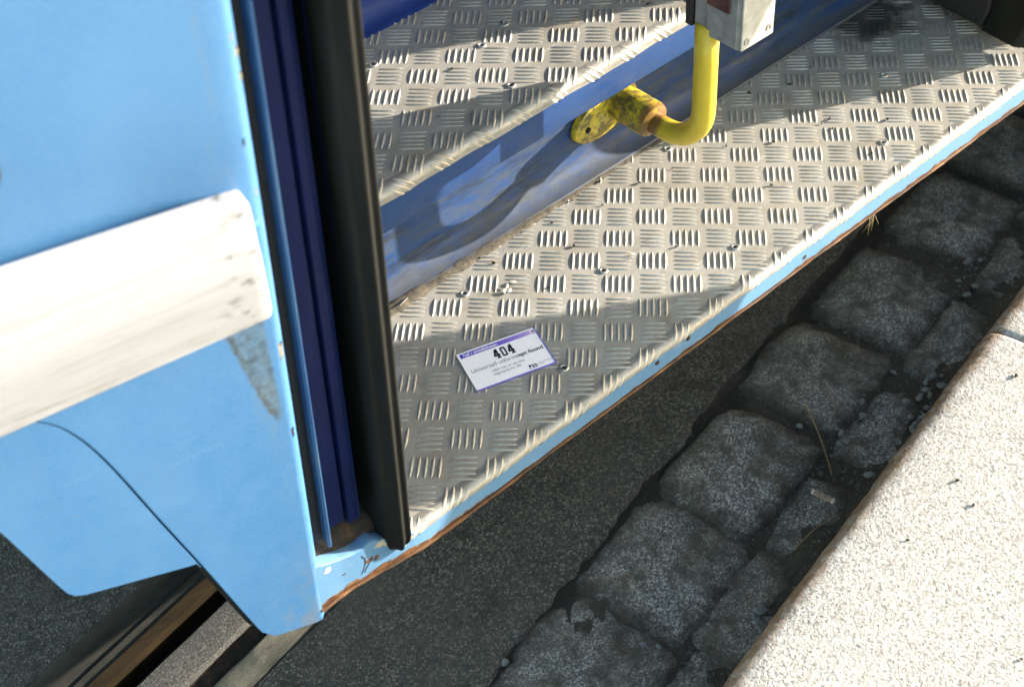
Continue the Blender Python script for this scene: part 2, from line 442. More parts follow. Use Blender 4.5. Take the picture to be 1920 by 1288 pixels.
    m.base(c); m.metal(.45); m.rough(.5); m.bump(m.noise(300, 4, .7), .3, .0008)
    M['railgold'] = m.m
    m = NM('dark rail steel')
    c = m.ramp(m.noise(70, 6, .7, m.mapped((.3, 1, 1))), [(.3, (.010, .010, .008)), (.6, (.024, .023, .018)), (.8, (.045, .040, .029))])
    m.base(c); m.metal(.3); m.rough(.7); m.bump(m.noise(250, 5, .7), .4, .001)
    M['raildark'] = m.m
    m = NM('speckled rail concrete')
    c = m.ramp(m.noise(330, 4, .65), [(.36, (.018, .018, .017)), (.55, (.055, .054, .050)), (.72, (.16, .155, .135))])
    m.base(c); m.rough(.9); m.bump(m.noise(300, 5, .7), .7, .002)
    M['railconc'] = m.m
    m = NM('tan rail edge mortar')
    c = m.ramp(m.noise(40, 7, .75, m.mapped((.5, 1, 1))), [(.30, (.035, .033, .026)), (.5, (.085, .080, .063)), (.72, (.14, .132, .105))])
    m.base(c); m.rough(.9); m.bump(m.noise(120, 6, .7, m.mapped((.5, 1, 1))), .7, .003)
    M['tan'] = m.m
mat_ground()
M['pebble'] = simple('blue grey crushed stone', (.10, .115, .125), .7, 0, .5, .45, 120).m
M['whitechip'] = simple('white paint flake', (.50, .485, .44), .6).m
M['cream'] = simple('bared cream primer', (.30, .27, .20), .7).m
M['crumb'] = simple('dark crumb of dirt', (.03, .026, .021), .95).m
M['straw'] = simple('dry straw', (.22, .155, .07), .7).m
M['paper'] = simple('white card stock', (.88, .87, .90), .45, 0, .4, .02).m
M['ink'] = simple('black print', (.012, .012, .014), .5, 0, .5, .05).m
M['inkgrey'] = simple('grey print', (.16, .16, .18), .5, 0, .5, .05).m
M['violet'] = simple('violet print', (.12, .10, .56), .45, 0, .4, .05).m

# ------------------------------------------------------------------ the setting: road, rail, gutter, kerb
GA = R(10.5)
KX, KY = math.cos(GA), math.sin(GA)
ZG = -0.47                                    # road surface
def K(a, b, z=0.0):                           # along the kerb, across it (towards the tram)
    return (a*KX - b*KY, a*KY + b*KX, z)
def G(a, b, z=0.0):                           # road and gutter layout, measured from the rail drawing at 1 : 1.0426
    return K(1.0426*a + .0408, 1.0426*b + .0358, z)

def relief_sheet(name, a0, a1, b0, b1, step, zfun, mat, kind='structure', skirt=0.03):
    na = int((a1-a0)/step) + 1; nb = max(2, int((b1-b0)/step) + 1)
    aa, bb = np.meshgrid(np.linspace(a0, a1, na), np.linspace(b0, b1, nb), indexing='ij')
    zz = zfun(aa, bb)
    v = [G(aa[i, j], bb[i, j], zz[i, j]) for i in range(na) for j in range(nb)]
    f = [(i*nb+j, (i+1)*nb+j, (i+1)*nb+j+1, i*nb+j+1) for i in range(na-1) for j in range(nb-1)]
    o = mesh(name, v, f, mat, smooth=True)
    tag(o, kind=kind)
    return o

g = MB(); g.add([(-60, -60, ZG-.10), (60, -60, ZG-.10), (60, 60, ZG-.10), (-60, 60, ZG-.10)], [(0, 1, 2, 3)])
tag(g.obj('ground', M['asphalt']), kind='structure')
# the asphalt lane between the rail and the gutter: a ragged edge towards the gutter joint
def z_as(a, b):
    edge = -.112 + .022*fbm(a*14, b*0+3, 5) + .010*fbm(a*50, b*0+1, 9) - .030*np.clip((.35-a)/.6, 0, 1)
    t = np.clip((b - edge)/.012, 0, 1)
    return ZG - .026*(1-t) + .003*fbm(a*9, b*9, 2) + .0030*fbm(a*90, b*90, 4, 3)*t
relief_sheet('asphalt', -1.0, 1.75, -.185, .114, .0055, z_as, M['asphalt'])
relief_sheet('asphalt', -1.0, 1.75, .372, .95, .008, lambda a, b: ZG - .012 + .004*fbm(a*9, b*9, 12) + .005*fbm(a*80, b*80, 14, 3), M['asphalt'])
# tram rail: cross-section pieces running along the road
rail = empty('tram_rail', G(-.4, .26, ZG))
tag(rail, 'brown worn grooved tram rail set in the road under the light blue tram side', 'tram rail')
def strip_piece(name, prof, mat, parent, a0=-1.0, a1=1.7, n=160, rough=.001, seed=1):
    rings = []
    for i in range(n):
        a = a0 + (a1-a0)*i/(n-1)
        rings.append([Vector(G(a, b + rough*2.5*float(fbm(a*22, b*31+k, seed)), z + rough*2*float(fbm(a*30, b*17+k*3, seed+3)))) - rail.location
                      for k, (b, z) in enumerate(prof)])
    m = MB(); m.loft(rings)
    return m.obj(name, mat, parent, autosmooth=40)
zb = ZG - .09
strip_piece('rail_head', [(.282, ZG-.004), (.299, ZG-.001), (.299, zb), (.279, zb)], M['railgold'], rail, rough=.0005)
strip_piece('rail_flange', [(.301, ZG-.006), (.3175, ZG-.004), (.3175, zb), (.301, zb)], M['raildark'], rail, rough=.0008)
strip_piece('rail_bed', [(.3205, ZG-.010), (.345, ZG-.003), (.370, ZG-.008), (.374, zb), (.3205, zb)], M['raildark'], rail, rough=.0015, seed=8)
strip_piece('groove_floor', [(.244, ZG-.052), (.281, ZG-.052), (.281, zb), (.244, zb)], M['black'], rail)  # floor coloured black for the shade down in the groove
strip_piece('guard_lip', [(.199, ZG-.004), (.215, ZG-.001), (.246, ZG-.004), (.2465, zb), (.199, zb)], M['railconc'], rail, rough=.001, seed=21)
strip_piece('dirt_seam', [(.1615, ZG-.020), (.180, ZG-.017), (.1985, ZG-.020), (.1985, zb), (.1615, zb)], M['rustdirt'], rail, rough=.004, seed=4)
strip_piece('edge_mortar', [(.1165, ZG-.006), (.120, ZG+.001), (.158, ZG-.001), (.162, ZG-.006), (.162, zb), (.1165, zb)], M['tan'], rail, rough=.0028, seed=5)

# gutter: a bed of black dirt with two rows of worn granite setts in it
def z_dirt(a, b):
    return ZG - .0070 + .012*fbm(a*11, b*11, 31) + .0045*fbm(a*55, b*55, 33, 3) + .012*np.clip((-.33-b)/.1, 0, 1)
bed = relief_sheet('gutter', -1.0, 1.75, -.47, -.100, .006, z_dirt, M['dirt'])
def sett(ca, cb, la, lb, rot, seed, top=.010):
    """a worn stone: rounded square outline, domed bumpy top"""
    n = 64; rings = []; la *= 1.04; lb *= 1.04
    rings_spec = [(1.16, -.060), (1.12, -.022), (1.04, -.0055), (.97, -.0022), (.88, -.0008), (.76, .0), (.6, .0005), (.42, .0008), (.22, .001), (.06, .001)]
    cr, sr = math.cos(rot), math.sin(rot)
    v = []
    for (s, dz) in rings_spec:
        r = []
        for i in range(n):
            t = 2*math.pi*i/n
            c, q = math.cos(t), math.sin(t)
            e = 2/5.0
            px = math.copysign(abs(c)**e, c)*la/2; py = math.copysign(abs(q)**e, q)*lb/2
            wob = 1 + .22*float(fbm(c*1.5+seed*3.1, q*1.5, seed)) + .20*float(fbm(c*4+seed, q*4, seed+2))
            px *= s*wob; py *= s*wob
            z = top + dz + .010*float(fbm(px*18+seed, py*18, seed+5)) + .007*float(fbm(px*60+seed, py*60, seed+6))
            r.append(Vector((px*cr - py*sr, px*sr + py*cr, z)))
        rings.append(r)
    m = MB(); m.loft(rings)
    o = m.obj('sett', M['sett'], bed, smooth=True)
    o.location = G(ca, cb, ZG-.006)
    o.rotation_euler = (0, 0, GA)
    return o
row1 = [(1.60, -.214), (1.36, -.216), (1.135, -.214), (.91, -.214), (.672, -.213), (.456, -.207), (.229, -.211), (.022, -.218), (-.175, -.224), (-.375, -.22), (-.58, -.222), (-.79, -.22)]
for i, (a, b) in enumerate(row1):
    sett(a, b, .208 + .010*math.sin(i*2.3), .176 + .012*math.sin(i*1.7+1), R(5*math.sin(i*3.1)), 40+i, .0050 + .002*math.sin(i*1.3))
row2 = [(1.48, -.36), (1.27, -.365), (1.05, -.352), (.85, -.356), (.635, -.358), (.415, -.352), (.205, -.350), (.035, -.357), (-.135, -.362), (-.34, -.36), (-.55, -.365)]
for i, (a, b) in enumerate(row2):
    sett(a, b, .176 + .018*math.sin(i*1.9), .108 + .014*math.sin(i*2.7+2), R(7*math.sin(i*2.2+1)), 70+i, .0030 + .002*math.sin(i*2.1))

# platform kerb: long granite stones with a rounded bush hammered edge
ZK = -.20
plat = MB(); plat.add([K(-6, -1.36, ZK-.006), K(8, -1.36, ZK-.006), K(8, -9, ZK-.006), K(-6, -9, ZK-.006)], [(0, 1, 2, 3)])
tag(plat.obj('pavement', M['kerb']), kind='structure')
kerb = empty('granite_kerb', K(0, -.432, ZG))
tag(kerb, 'pale speckled granite platform kerb in bright sun with a rust stained edge', 'kerb')
def kerbstone(a0, a1, dy, rot, seed):
    prof = [(-.92, 0), (-.6, 0), (-.4, 0), (-.2, 0), (-.10, 0), (-.06, 0), (-.040, -.0003), (-.026, -.0012), (-.016, -.003), (-.008, -.007), (-.003, -.013), (0, -.021), (.001, -.035), (.001, -.08), (0, -.31)]
    n = 200; rings = []
    L = a1 - a0
    for i in range(n):
        a = L*i/(n-1)
        end = min(a, L-a); drop = .004*max(0, 1-end/.006)**2
        r = []
        for k, (b, z) in enumerate(prof):
            near = 1 if b > -.05 else .35
            r.append((a, b + .0045*float(fbm((a+seed)*26, z*40, seed))*(b > -.03) + .002*float(fbm((a+seed)*90, z*90, seed+1))*(b > -.03),
                      z - drop + .0022*near*float(fbm((a+seed)*28, b*28, seed+2)) + (.0016*float(fbm((a+seed)*110, b*110, seed+3)) if b > -.03 else 0)))
        rings.append(r)
    m = MB(); m.loft([r + [(r[-1][0], -.92, -.31)] for r in rings])
    o = m.obj('kerbstone', M['kerb'], kerb, autosmooth=50)
    p = Vector(K(a0, -.432 + dy, ZK)) - kerb.location
    o.location = p
    o.rotation_euler = (0, 0, GA + rot)
    return o
kerbstone(-.497, .501, 0, 0, 3)
kerbstone(.503, 1.50, -.001, R(-.6), 11)
kerbstone(1.504, 2.5, -.006, 0, 17)
kerbstone(-1.50, -.501, .002, 0, 23)

# ------------------------------------------------------------------ the tram
tram = empty('tram', (0, 0, 0))
tag(tram, 'light blue tram with its folding door open on two worn aluminium steps', 'tram')

# ---- tread plates with pressed five-bar pattern
P = .043; S2 = 2**-.5
def yf(x): return -.1715 + .0059*(x+.306)      # where the lower plate starts to bend down
def surf_low(x, y, h):
    ye, r = yf(x), .0105
    d = ye - y
    h *= 1 - .55*min(1, max(0, (d+.006)/.012))
    dent = .0006*math.sin(x*41) + .0004*math.sin(x*97+1)
    if d <= 0: return (x, y, h)
    d = min(d, r*math.pi/2); a = d/r; ex = 0
    return (x, ye - (r+h)*math.sin(a) + dent, (r+h)*math.cos(a) - r - ex)
UX, UY, UTH, UH = -.1559, .1496, -.004024, .21426
def surf_up(x, y, h):
    ye, r = .0865, .013
    d = ye - y
    h *= 1 - .45*min(1, max(0, (d+.006)/.012))
    dent = .0008*math.sin(x*37+2) + .0005*math.sin(x*83)
    if d <= 0: return (x, y, UH + h)
    a = min(d/r, math.pi/2); ex = min(.004, max(0, d - r*math.pi/2))
    return (x, ye - (r+h)*math.sin(a) + dent, UH + (r+h)*math.cos(a) - r - ex)

def bar_local(st=(-1, -.86, -.6, -.25, .25, .6, .86, 1)):
    L, W, H = .0330, .0049, .0016
    v = []; f = []
    for t in st:
        wv = W/2*max(0, (1-t*t))**.55; hv = H*max(0, (1-t*t))**.45
        v += [(t*L/2, -wv, -.0003), (t*L/2, -wv*.55, hv*.72), (t*L/2, 0, hv), (t*L/2, wv*.55, hv*.72), (t*L/2, wv, -.0003)]
    for i in range(len(st)-1):
        for k in range(4):
            f.append((i*5+k, (i+1)*5+k, (i+1)*5+k+1, i*5+k+1))
    return v, f
BV, BF = bar_local()
BV2, BF2 = bar_local(tuple(math.sin(math.pi/2*t) for t in np.linspace(-1, 1, 25)))

def make_plate(name, surf, ybend, y_back, z0, x0, x1, org, th, lab):
    nx = 150; rings = []
    ys = [y_back, y_back-.02] + list(np.linspace(y_back-.04, ybend+.012, 16)) + [ybend+.006, ybend+.002, ybend]
    arc = .0105*1.571 if z0 < .1 else .013*1.571
    ys += [ybend - arc*k/7 for k in range(1, 8)]
    if z0 > .1: ys += [ybend - arc - .004]
    v = []; f = []
    for i in range(nx):
        x = x0 + (x1-x0)*i/(nx-1)
        off = (yf(x) - yf(0)) if z0 < .1 else 0
        for y in ys:
            yy = y + off if y < ybend + .05 else y
            p = surf(x, yy, 0)
            v.append((p[0], p[1], p[2] + .0009*float(fbm(x*9, y*9, 3))*(1 if y > ybend+.01 else .3)))
    m_ = len(ys)
    for i in range(nx-1):
        for j in range(m_-1): f.append((i*m_+j, (i+1)*m_+j, (i+1)*m_+j+1, i*m_+j+1))
    pl = mesh(name, v, f, M['alu'], tram, smooth=True)
    pl.data.materials.append(M['nose'])
    for p in pl.data.polygons:
        if (p.index % (m_-1)) >= m_-10: p.material_index = 1
    pl['label'] = lab
    # five-bar groups
    single = []; rest = MB()
    ct, stn = math.cos(th), math.sin(th)
    for i in range(-14, 30):
        for j in range(-14, 22):
            bu, bv = i*P, j*P
            u = org[0] + ct*bu - stn*bv; q = org[1] + stn*bu + ct*bv
            vert = (i+j) % 2 == 0
            for k in range(-2, 3):
                du, dv = ((k*.0082, 0) if vert else (0, k*.0078))
                uu, vv = u + du, q + dv
                x, y = (uu+vv)*S2, (vv-uu)*S2
                ang = (math.pi/4 if vert else -math.pi/4) + th
                if not (x0 < x < x1 and ybend - .024 < y < y_back - .012): continue
                single.append((x, y, ang, y - .0117 > ybend + (yf(x)-yf(0) if z0 < .1 else 0)))
    return pl, single
low, sl_ = make_plate('step_plate', surf_low, yf(0), .132, 0, -.316, .98, (0, 0), 0, 'lower step of worn aluminium tread plate carrying the printed card')
up, su_ = make_plate('step_plate', surf_up, .0865, .372, UH, -.41, .98, (UX, UY), UTH, 'upper step of aluminium tread plate with a bright rounded nose')
bar_me = bpy.data.meshes.new('tread_bar'); bar_me.from_pydata(BV, [], BF); bar_me.update()
bm_ = bmesh.new(); bm_.from_mesh(bar_me); bmesh.ops.recalc_face_normals(bm_, faces=bm_.faces); bm_.to_mesh(bar_me); bm_.free()
bar_me.materials.append(M['alu'])
for p in bar_me.polygons: p.use_smooth = True
if bar_me.polygons[10].normal.z < 0:
    bar_me.flip_normals()
cands = []
cp = Vector(cam.location) if False else Vector((-.7891, -1.0015, 1.2435))
for pl, lst, z in ((low, sl_, 0), (up, su_, UH)):
    for (x, y, a, flat) in lst:
        d = (Vector((x, y, z)) - cp).length
        vis = (x > -.30 + .3*max(0, y+.16)) and (z < .1 and y < .10 or z > .1 and y < .33)
        cands.append((d if (flat and vis) else 1e9, x, y, a, flat and vis, pl, z))
cands.sort(key=lambda c: c[0])
restm = {low.name: MB(), up.name: MB()}
rb = random.Random(3)
for n_, (d, x, y, a, ok, pl, z) in enumerate(cands):
    wear = rb.uniform(.8, 1.08)
    if ok and n_ < 296:
        o = bpy.data.objects.new('tread_bar', bar_me); C.objects.link(o); o.parent = pl
        o.location = (x, y, z); o.rotation_euler = (0, 0, a + rb.uniform(-.02, .02)); o.scale = (1, 1, wear)
    else:
        sf = surf_low if z < .1 else surf_up
        ca, sa = math.cos(a), math.sin(a)
        ybd = yf(x) if z < .1 else .0865
        vv, ff = (BV, BF) if y - .0117 > ybd else (BV2, BF2)
        restm[pl.name].add([sf(x + p[0]*ca - p[1]*sa, y + p[0]*sa + p[1]*ca, p[2]*wear) for p in vv], ff)
for pl in (low, up):
    o = restm[pl.name].obj('tread_pattern', M['alu'], pl, smooth=True)
    o['kind'] = 'stuff'
# rivets
def rivet(x, y, z, pl):
    m = MB(); n = 16
    ring = lambda r, h: [(x + r*math.cos(2*math.pi*i/n), y + r*math.sin(2*math.pi*i/n), z + h) for i in range(n)]
    m.loft([ring(.0062, -.001), ring(.0062, .0009), ring(.0055, .0017), ring(.0034, .0018), ring(.0026, .0002), ring(.0003, -.0002)])
    o = m.obj('rivet', M['steel'], pl, autosmooth=40)
    b = MB(); b.loft([ring(.0024, .0003), ring(.0004, .0006)]); b.obj('rivet_bore', M['rivetbore'], None).parent = o if False else pl
    return o
for x, y in ((-.0288, .064), (.1244, -.030), (-.0271, -.1189), (.2746, -.1184), (.5759, -.1178), (.36, .085), (.7, -.02)):
    rivet(x, y, 0, low)
for x, y in ((.1495, .2135), (.1184, .1218), (.0273, .2813), (.2011, .229)):
    rivet(x, y, UH, up)

# ---- risers (extruded along the tram)
def extrude_x(name, prof, x0, x1, mat, parent, n=60, amp=0., **k):
    rings = []
    for i in range(n):
        x = x0 + (x1-x0)*i/(n-1)
        rings.append([(x, y + amp*float(fbm(x*7, z*7+y*3, 6)), z + amp*.5*float(fbm(x*11, y*9, 7))) for (y, z) in prof])
    m = MB(); m.loft(rings); return m.obj(name, mat, parent, **k)
cove = [(.140 - .030*(1-math.cos(t)), .032 - .030*math.sin(t) + .002) for t in np.linspace(0, math.pi/2, 9)]
prof = [(.0795, .1985), (.0790, .190), (.0795, .152), (.0815, .1490), (.086, .1480), (.136, .1480), (.140, .1450), (.140, .09)] + cove + [(.108, .0005), (.108, -.02), (.20, -.02), (.20, .1985)]
extrude_x('riser', prof, -.42, .98, M['riser'], tram, amp=.0012, autosmooth=40)['label'] = 'scuffed blue riser between the two steps'
cove2 = [(.365 - .028*(1-math.cos(t)), UH + .030 - .028*math.sin(t)) for t in np.linspace(0, math.pi/2, 9)]
extrude_x('riser', [(.365, .43), (.365, .30)] + cove2 + [(.334, UH+.0005), (.334, UH-.02), (.42, UH-.02), (.42, .43)], -.42, .98, M['riser2'], tram, autosmooth=40)['label'] = 'deep blue riser behind the upper step'
# sandy filth packed in the joint
rings = []
for i in range(220):
    x = -.24 + .62*i/219
    k = max(.15, 1 - max(0, x+.05)/.40) * (1 + 1.3*float(fbm(x*40, 1, 8)))
    rings.append([(x, .116, .002), (x, .1125, .0040*k+.0012), (x, .1075 - .004*k, .0024*k+.0008), (x, .1035 - .006*k, .0006), (x, .1025 - .006*k, -.004), (x, .116, -.004)])
m = MB(); m.loft(rings); tag(m.obj('joint_filth', M['sandfilth'], tram, smooth=True), kind='stuff')

# ---- edge strip under the lower plate, with the higher corner by the door leaf
top = [(-.4335, .056), (-.428, .054), (-.4253, .0504), (-.4005, .0354), (-.385, .030), (-.3735, .0282), (-.366, .0300), (-.3588, .0290), (-.350, .0215), (-.3394, .0150), (-.3197, .0020), (-.309, -.003), (-.301, -.0085), (-.28, -.0100)]
xs = []
for i in range(len(top)-1):
    for k in range(6):
        t = k/6; xs.append((top[i][0]*(1-t)+top[i+1][0]*t, top[i][1]*(1-t)+top[i+1][1]*t))
xs += [(x, -.0100) for x in np.linspace(-.28, .98, 120)]
rings = []
for x, zt in xs:
    yy = -.181 + .0059*(x+.306)
    zbm = -.0335 - .0045*(x+.43)/1.25
    jag = .0016*float(fbm(x*90, 2, 15)) if x < -.30 else .0004*float(fbm(x*40, 2, 15))
    jb = .0018*float(fbm(x*60, 5, 16))
    yy += .0065*min(1, max(0, (-.31-x)/.09))
    ln_ = -.145*min(1, max(0, (-.30-x)/.09))
    rings.append([(x, q[1] + ln_*q[2], q[2]) for q in [(x, yy+.016, zt-.0015+jag), (x, yy+.0022, zt+jag), (x, yy, zt-.0012+jag), (x, yy-.0002, zt*.4+zbm*.6), (x, yy, zbm+jb), (x, yy+.016, zbm+jb)]])
m = MB(); m.loft(rings)
st = m.obj('sill_strip', M['strip'], tram, autosmooth=40)
st['label'] = 'chipped pale blue edge strip with rust along its bottom'
rings = []
for i in range(240):
    x = -.4325 + 1.41*i/239
    yy = -.181 + .0059*(x+.306); zbm = -.0335 - .0045*(x+.43)/1.25
    yy += (.145*.036+.0065)*min(1, max(0, (-.30-x)/.09))
    thick = .0042 + .0035*float(fbm(x*24, 0, 19)) + (.002 if x < -.15 else 0)
    rings.append([(x, yy-.0012+.002*float(fbm(x*50, 1, 20)), zbm-.0012), (x, yy-.0016+.002*float(fbm(x*44, 2, 20)), zbm-thick), (x, yy+.012, zbm-thick-.001), (x, yy+.012, zbm-.0012)])
m = MB(); m.loft(rings); m.obj('rusty_flange', M['rustedge'], tram, autosmooth=40)
# small rusty screw holes in the strip
for x, z in ((.1251, -.0165), (.0709, -.0190), (.3444, -.0245)):
    yy = -.181 + .0059*(x+.306) - .0004
    b = MB(); n = 12
    b.loft([[(x + rr*math.cos(2*math.pi*i/n)*1.2, yy - dy, z + rr*math.sin(2*math.pi*i/n)) for i in range(n)] for rr, dy in ((.0032, -.0006), (.0030, .0004), (.0014, .0003), (.0003, -.0002))])
    b.obj('screw_hole', M['rustdirt'], st)

# ---- tapered end panel left of the door
Pb = Vector((-.427186, -.186, .056662))
UU = Vector((-.00375679, -.14288459, .98973223)); DD = Vector((-math.cos(R(12)), math.sin(R(12)), 0)); NN = Vector((-.20584666, -.96843241, -.14059095))
def pan(d, u, o=0.0): return Pb + DD*d + UU*u + NN*o
def slab(name, outline, o_front, o_back, mat, parent, r=.0, nseg=4, **k):
    """an outline on the panel plane given thickness, its rim rounded by r"""
    n = len(outline); cx = sum(p[0] for p in outline)/n; cy = sum(p[1] for p in outline)/n
    rl_ = r if isinstance(r, (list, tuple)) else [r]*n
    def inset(fac):
        res = []
        for i in range(n):
            p0 = Vector(outline[i-1]); p1 = Vector(outline[i]); p2 = Vector(outline[(i+1) % n])
            e1 = (p1-p0).normalized(); e2 = (p2-p1).normalized()
            n1 = Vector((-e1.y, e1.x)); n2 = Vector((-e2.y, e2.x))
            b = (n1+n2); L = b.length_squared
            b = b*(2/L) if L > .2 else n1
            res.append(p1 + b*(fac*rl_[i]))
        return res
    area = sum(outline[i-1][0]*outline[i][1] - outline[i][0]*outline[i-1][1] for i in range(n))
    sg = 1 if area > 0 else -1
    rings = [[pan(p[0], p[1], o_back) for p in outline]]
    if max(rl_) > 0:
        for t in np.linspace(0, math.pi/2, nseg+1):
            q = inset(sg*(1-math.cos(t)))
            rings.append([pan(p[0], p[1], o_front - rr + rr*math.sin(t)) for p, rr in zip(q, rl_)])
    else:
        rings.append([pan(p[0], p[1], o_front) for p in outline])
    m = MB(); m.loft(rings)
    o = m.obj(name, mat, parent, autosmooth=58, **k)
    wn = o.modifiers.new('weighted', 'WEIGHTED_NORMAL'); wn.keep_sharp = True; wn.weight = 100
    return o
def curve_pts(pts, n=8):
    """Catmull-Rom through pts"""
    out = []
    for i in range(len(pts)-1):
        p0 = Vector(pts[max(i-1, 0)]); p1 = Vector(pts[i]); p2 = Vector(pts[i+1]); p3 = Vector(pts[min(i+2, len(pts)-1)])
        for k in range(n):
            t = k/n
            out.append(tuple(.5*((2*p1) + (p2-p0)*t + (2*p0-5*p1+4*p2-p3)*t*t + (3*p1-p0-3*p2+p3)*t**3)))
    out.append(tuple(pts[-1])); return out
seam = [(.0710, -.0820), (.0780, -.0603), (.1134, .0990), (.1378, .2041), (.1639, .3179), (.1829, .3738), (.203, .402), (.24, .432)]
corner = [(.0004, .0), (.0002, -.07), (.0010, -.1090), (.0050, -.1146), (.0120, -.1146), (.0560, -.1015), (.0630, -.0970)]
side = curve_pts(seam, 6)
outline = [(.0, .52)] + corner + side + [(.9, .435), (.9, .52)]
rbody = [.010, .010, .010, .0085, .003, .0015, .0013, .0012] + [.0012]*(len(outline)-8)
body = slab('body_panel', outline, 0, -.028, M['blue'], tram, r=rbody, nseg=6)
body['label'] = 'light blue tapered side panel left of the door'
# the panel goes on above the rail, bowed outwards from the groove the rail sits in
ud = [.0, .0004, .0012, .0025, .0045, .007, .010] + list(np.linspace(.02, .14, 9)) + list(np.linspace(.2, .9, 8))
uu_ = list(np.linspace(.5202, .71, 30)) + list(np.linspace(.73, 1.05, 11))
v = []; f = []
for d in ud:
    e = .010 - math.sqrt(max(0, .010**2 - max(0, .010-d)**2))
    for u in uu_:
        t = min(1, max(0, (.70-u)/.16))
        bow = -.011*t**2.0 - .10*max(0, u-.70)**2
        k_ = min(1, max(0, d-.006)/.10); v.append(pan(d, u, bow*k_*k_*(3-2*k_) - e))
nu = len(uu_)
for i in range(len(ud)-1):
    for j in range(nu-1): f.append((i*nu+j, (i+1)*nu+j, (i+1)*nu+j+1, i*nu+j+1))
f.append(tuple(range(nu)) + (len(v), len(v)+1)); v += [pan(0, 1.05, -.03), pan(0, .5202, -.03)]
mesh('body_panel', v, f, M['blue'], tram, autosmooth=50)['label'] = 'light blue side panel above the white rail'
# lower skirt piece behind the seam
sk = [(.0710+.0025, -.0820+.17)] + [(d+.0030, u) for d, u in side if .09 < u < .40]
sk = [(d+.0014 + .0004*math.sin(u*9), u) for d, u in side if .098 < u < .425]
outl = sk + [(.9, .430), (.9, .62), (.62, .40), (.45, .38), (.2593+.08, .2834+.135), (.2593, .2834), (.2332, .1598), (.2295, .1490), (.2240, .1432), (.2160, .1400), (.2060, .1372), (.1204, .1080)]
outl = sk + [(.42, .432), (.37, .415), (.30, .386), (.2790, .345), (.2593, .2834), (.2360, .1698), (.2325, .1560), (.2275, .1470), (.2200, .1418), (.2100, .1382), (.1240, .1092), (.1180, .1080)]
skirt = slab('skirt_panel', outl, -.0003, -.018, M['blue'], tram, r=0)
skirt['label'] = 'light blue lower skirt panel left of the dark seam'
# dark gasket in the seam
rings = []
for d, u in side:
    rings.append([pan(d-.003, u, -.016), pan(d+.008, u, -.016), pan(d+.008, u, -.024), pan(d-.003, u, -.024)])
m = MB(); m.loft(rings); m.obj('seam_gasket', M['black'], tram)
# inner bracket behind the skirt corner
m = MB()
m.loft([[pan(.128, .115, -.024), pan(.088, .082, -.03), pan(.094, .066, -.03), pan(.112, .085, -.024)], [pan(.128, .115, -.030), pan(.088, .082, -.036), pan(.094, .066, -.036), pan(.112, .085, -.030)]])
m.obj('skirt_bracket', M['steel'], tram)

# white rubbing rail: bevelled upper face, flat main face, end cut square
def rail_section(d, top, bev, bot, out=.020):
    h = bev - bot
    return [pan(d, top, -.001), pan(d, bev+.0012, out-.0030), pan(d, bev, out-.0008), pan(d, bev-.004, out), pan(d, bev-h*.33, out+.0004), pan(d, bev-h*.36, out+.0014), pan(d, bev-h*.62, out+.0016), pan(d, bev-h*.65, out+.0006), pan(d, bot+.022, out+.0004), pan(d, bot+.018, out-.0006), pan(d, bot+.003, out-.0012), pan(d, bot, out-.0035), pan(d, bot-.001, 0)]
rings = []
ds = [(.0118, .0075), (.0121, .0045), (.0130, .0022), (.0145, .0010), (.0165, .0)] + [(x, 0) for x in np.linspace(.024, 1.0, 40)]
for d, shrink in ds:
    ttop = .5592 + .0666*(d-.0211); tbev = .5615 + .0160*(d-.0196); tbot = .4300 - .0340*(d-.0139) + .0065*max(0, 1-(d-.0118)/.003)
    sec = rail_section(d, ttop-shrink, tbev-shrink, tbot+shrink*.15, .020 - shrink*.5)
    sl = .0048 if d < .020 else 0
    rings.append([p + DD*(sl*max(0, min(1, ((p-Pb).dot(UU)-tbot)/(tbev-tbot)))) for p in sec])
m = MB(); m.loft(rings)
wr = m.obj('rubbing_rail', M['white'], tram, autosmooth=16)
wr['label'] = 'scuffed white rubbing rail across the blue panel'
# chips in the paint along the door edge
for (d, u, s, mt) in ((.0055, .362, .010, 'cream'), (.0048, .690, .0036, 'cream'), (.0030, .676, .0050, 'cream'), (.0028, .655, .0045, 'cream'), (.0080, .600, .0032, 'crumb'), (.0045, .548, .0034, 'cream'), (.0060, .245, .006, 'crumb')):
    n = 11
    ol = [(d + s*.26*math.cos(2*math.pi*i/n)*(1+.5*math.sin(i*2.2+d*900)), u + s*math.sin(2*math.pi*i/n)*(1+.4*math.cos(i*3.1))) for i in range(n)]
    e = .010 - math.sqrt(max(0, .010**2 - max(0, .010-d)**2))
    slab('paint_chip', ol, .0003 - e*.9, -.004 - e, M[mt], body)
# round rubber buffer at the left edge
m = MB(); n = 24
m.loft([[pan(.1835 + r*math.cos(2*math.pi*i/n), .655 + r*math.sin(2*math.pi*i/n), o) for i in range(n)] for r, o in ((.017, -.003), (.017, .004), (.013, .008), (.002, .009))])
m.obj('rubber_buffer', M['black'], body, autosmooth=40)

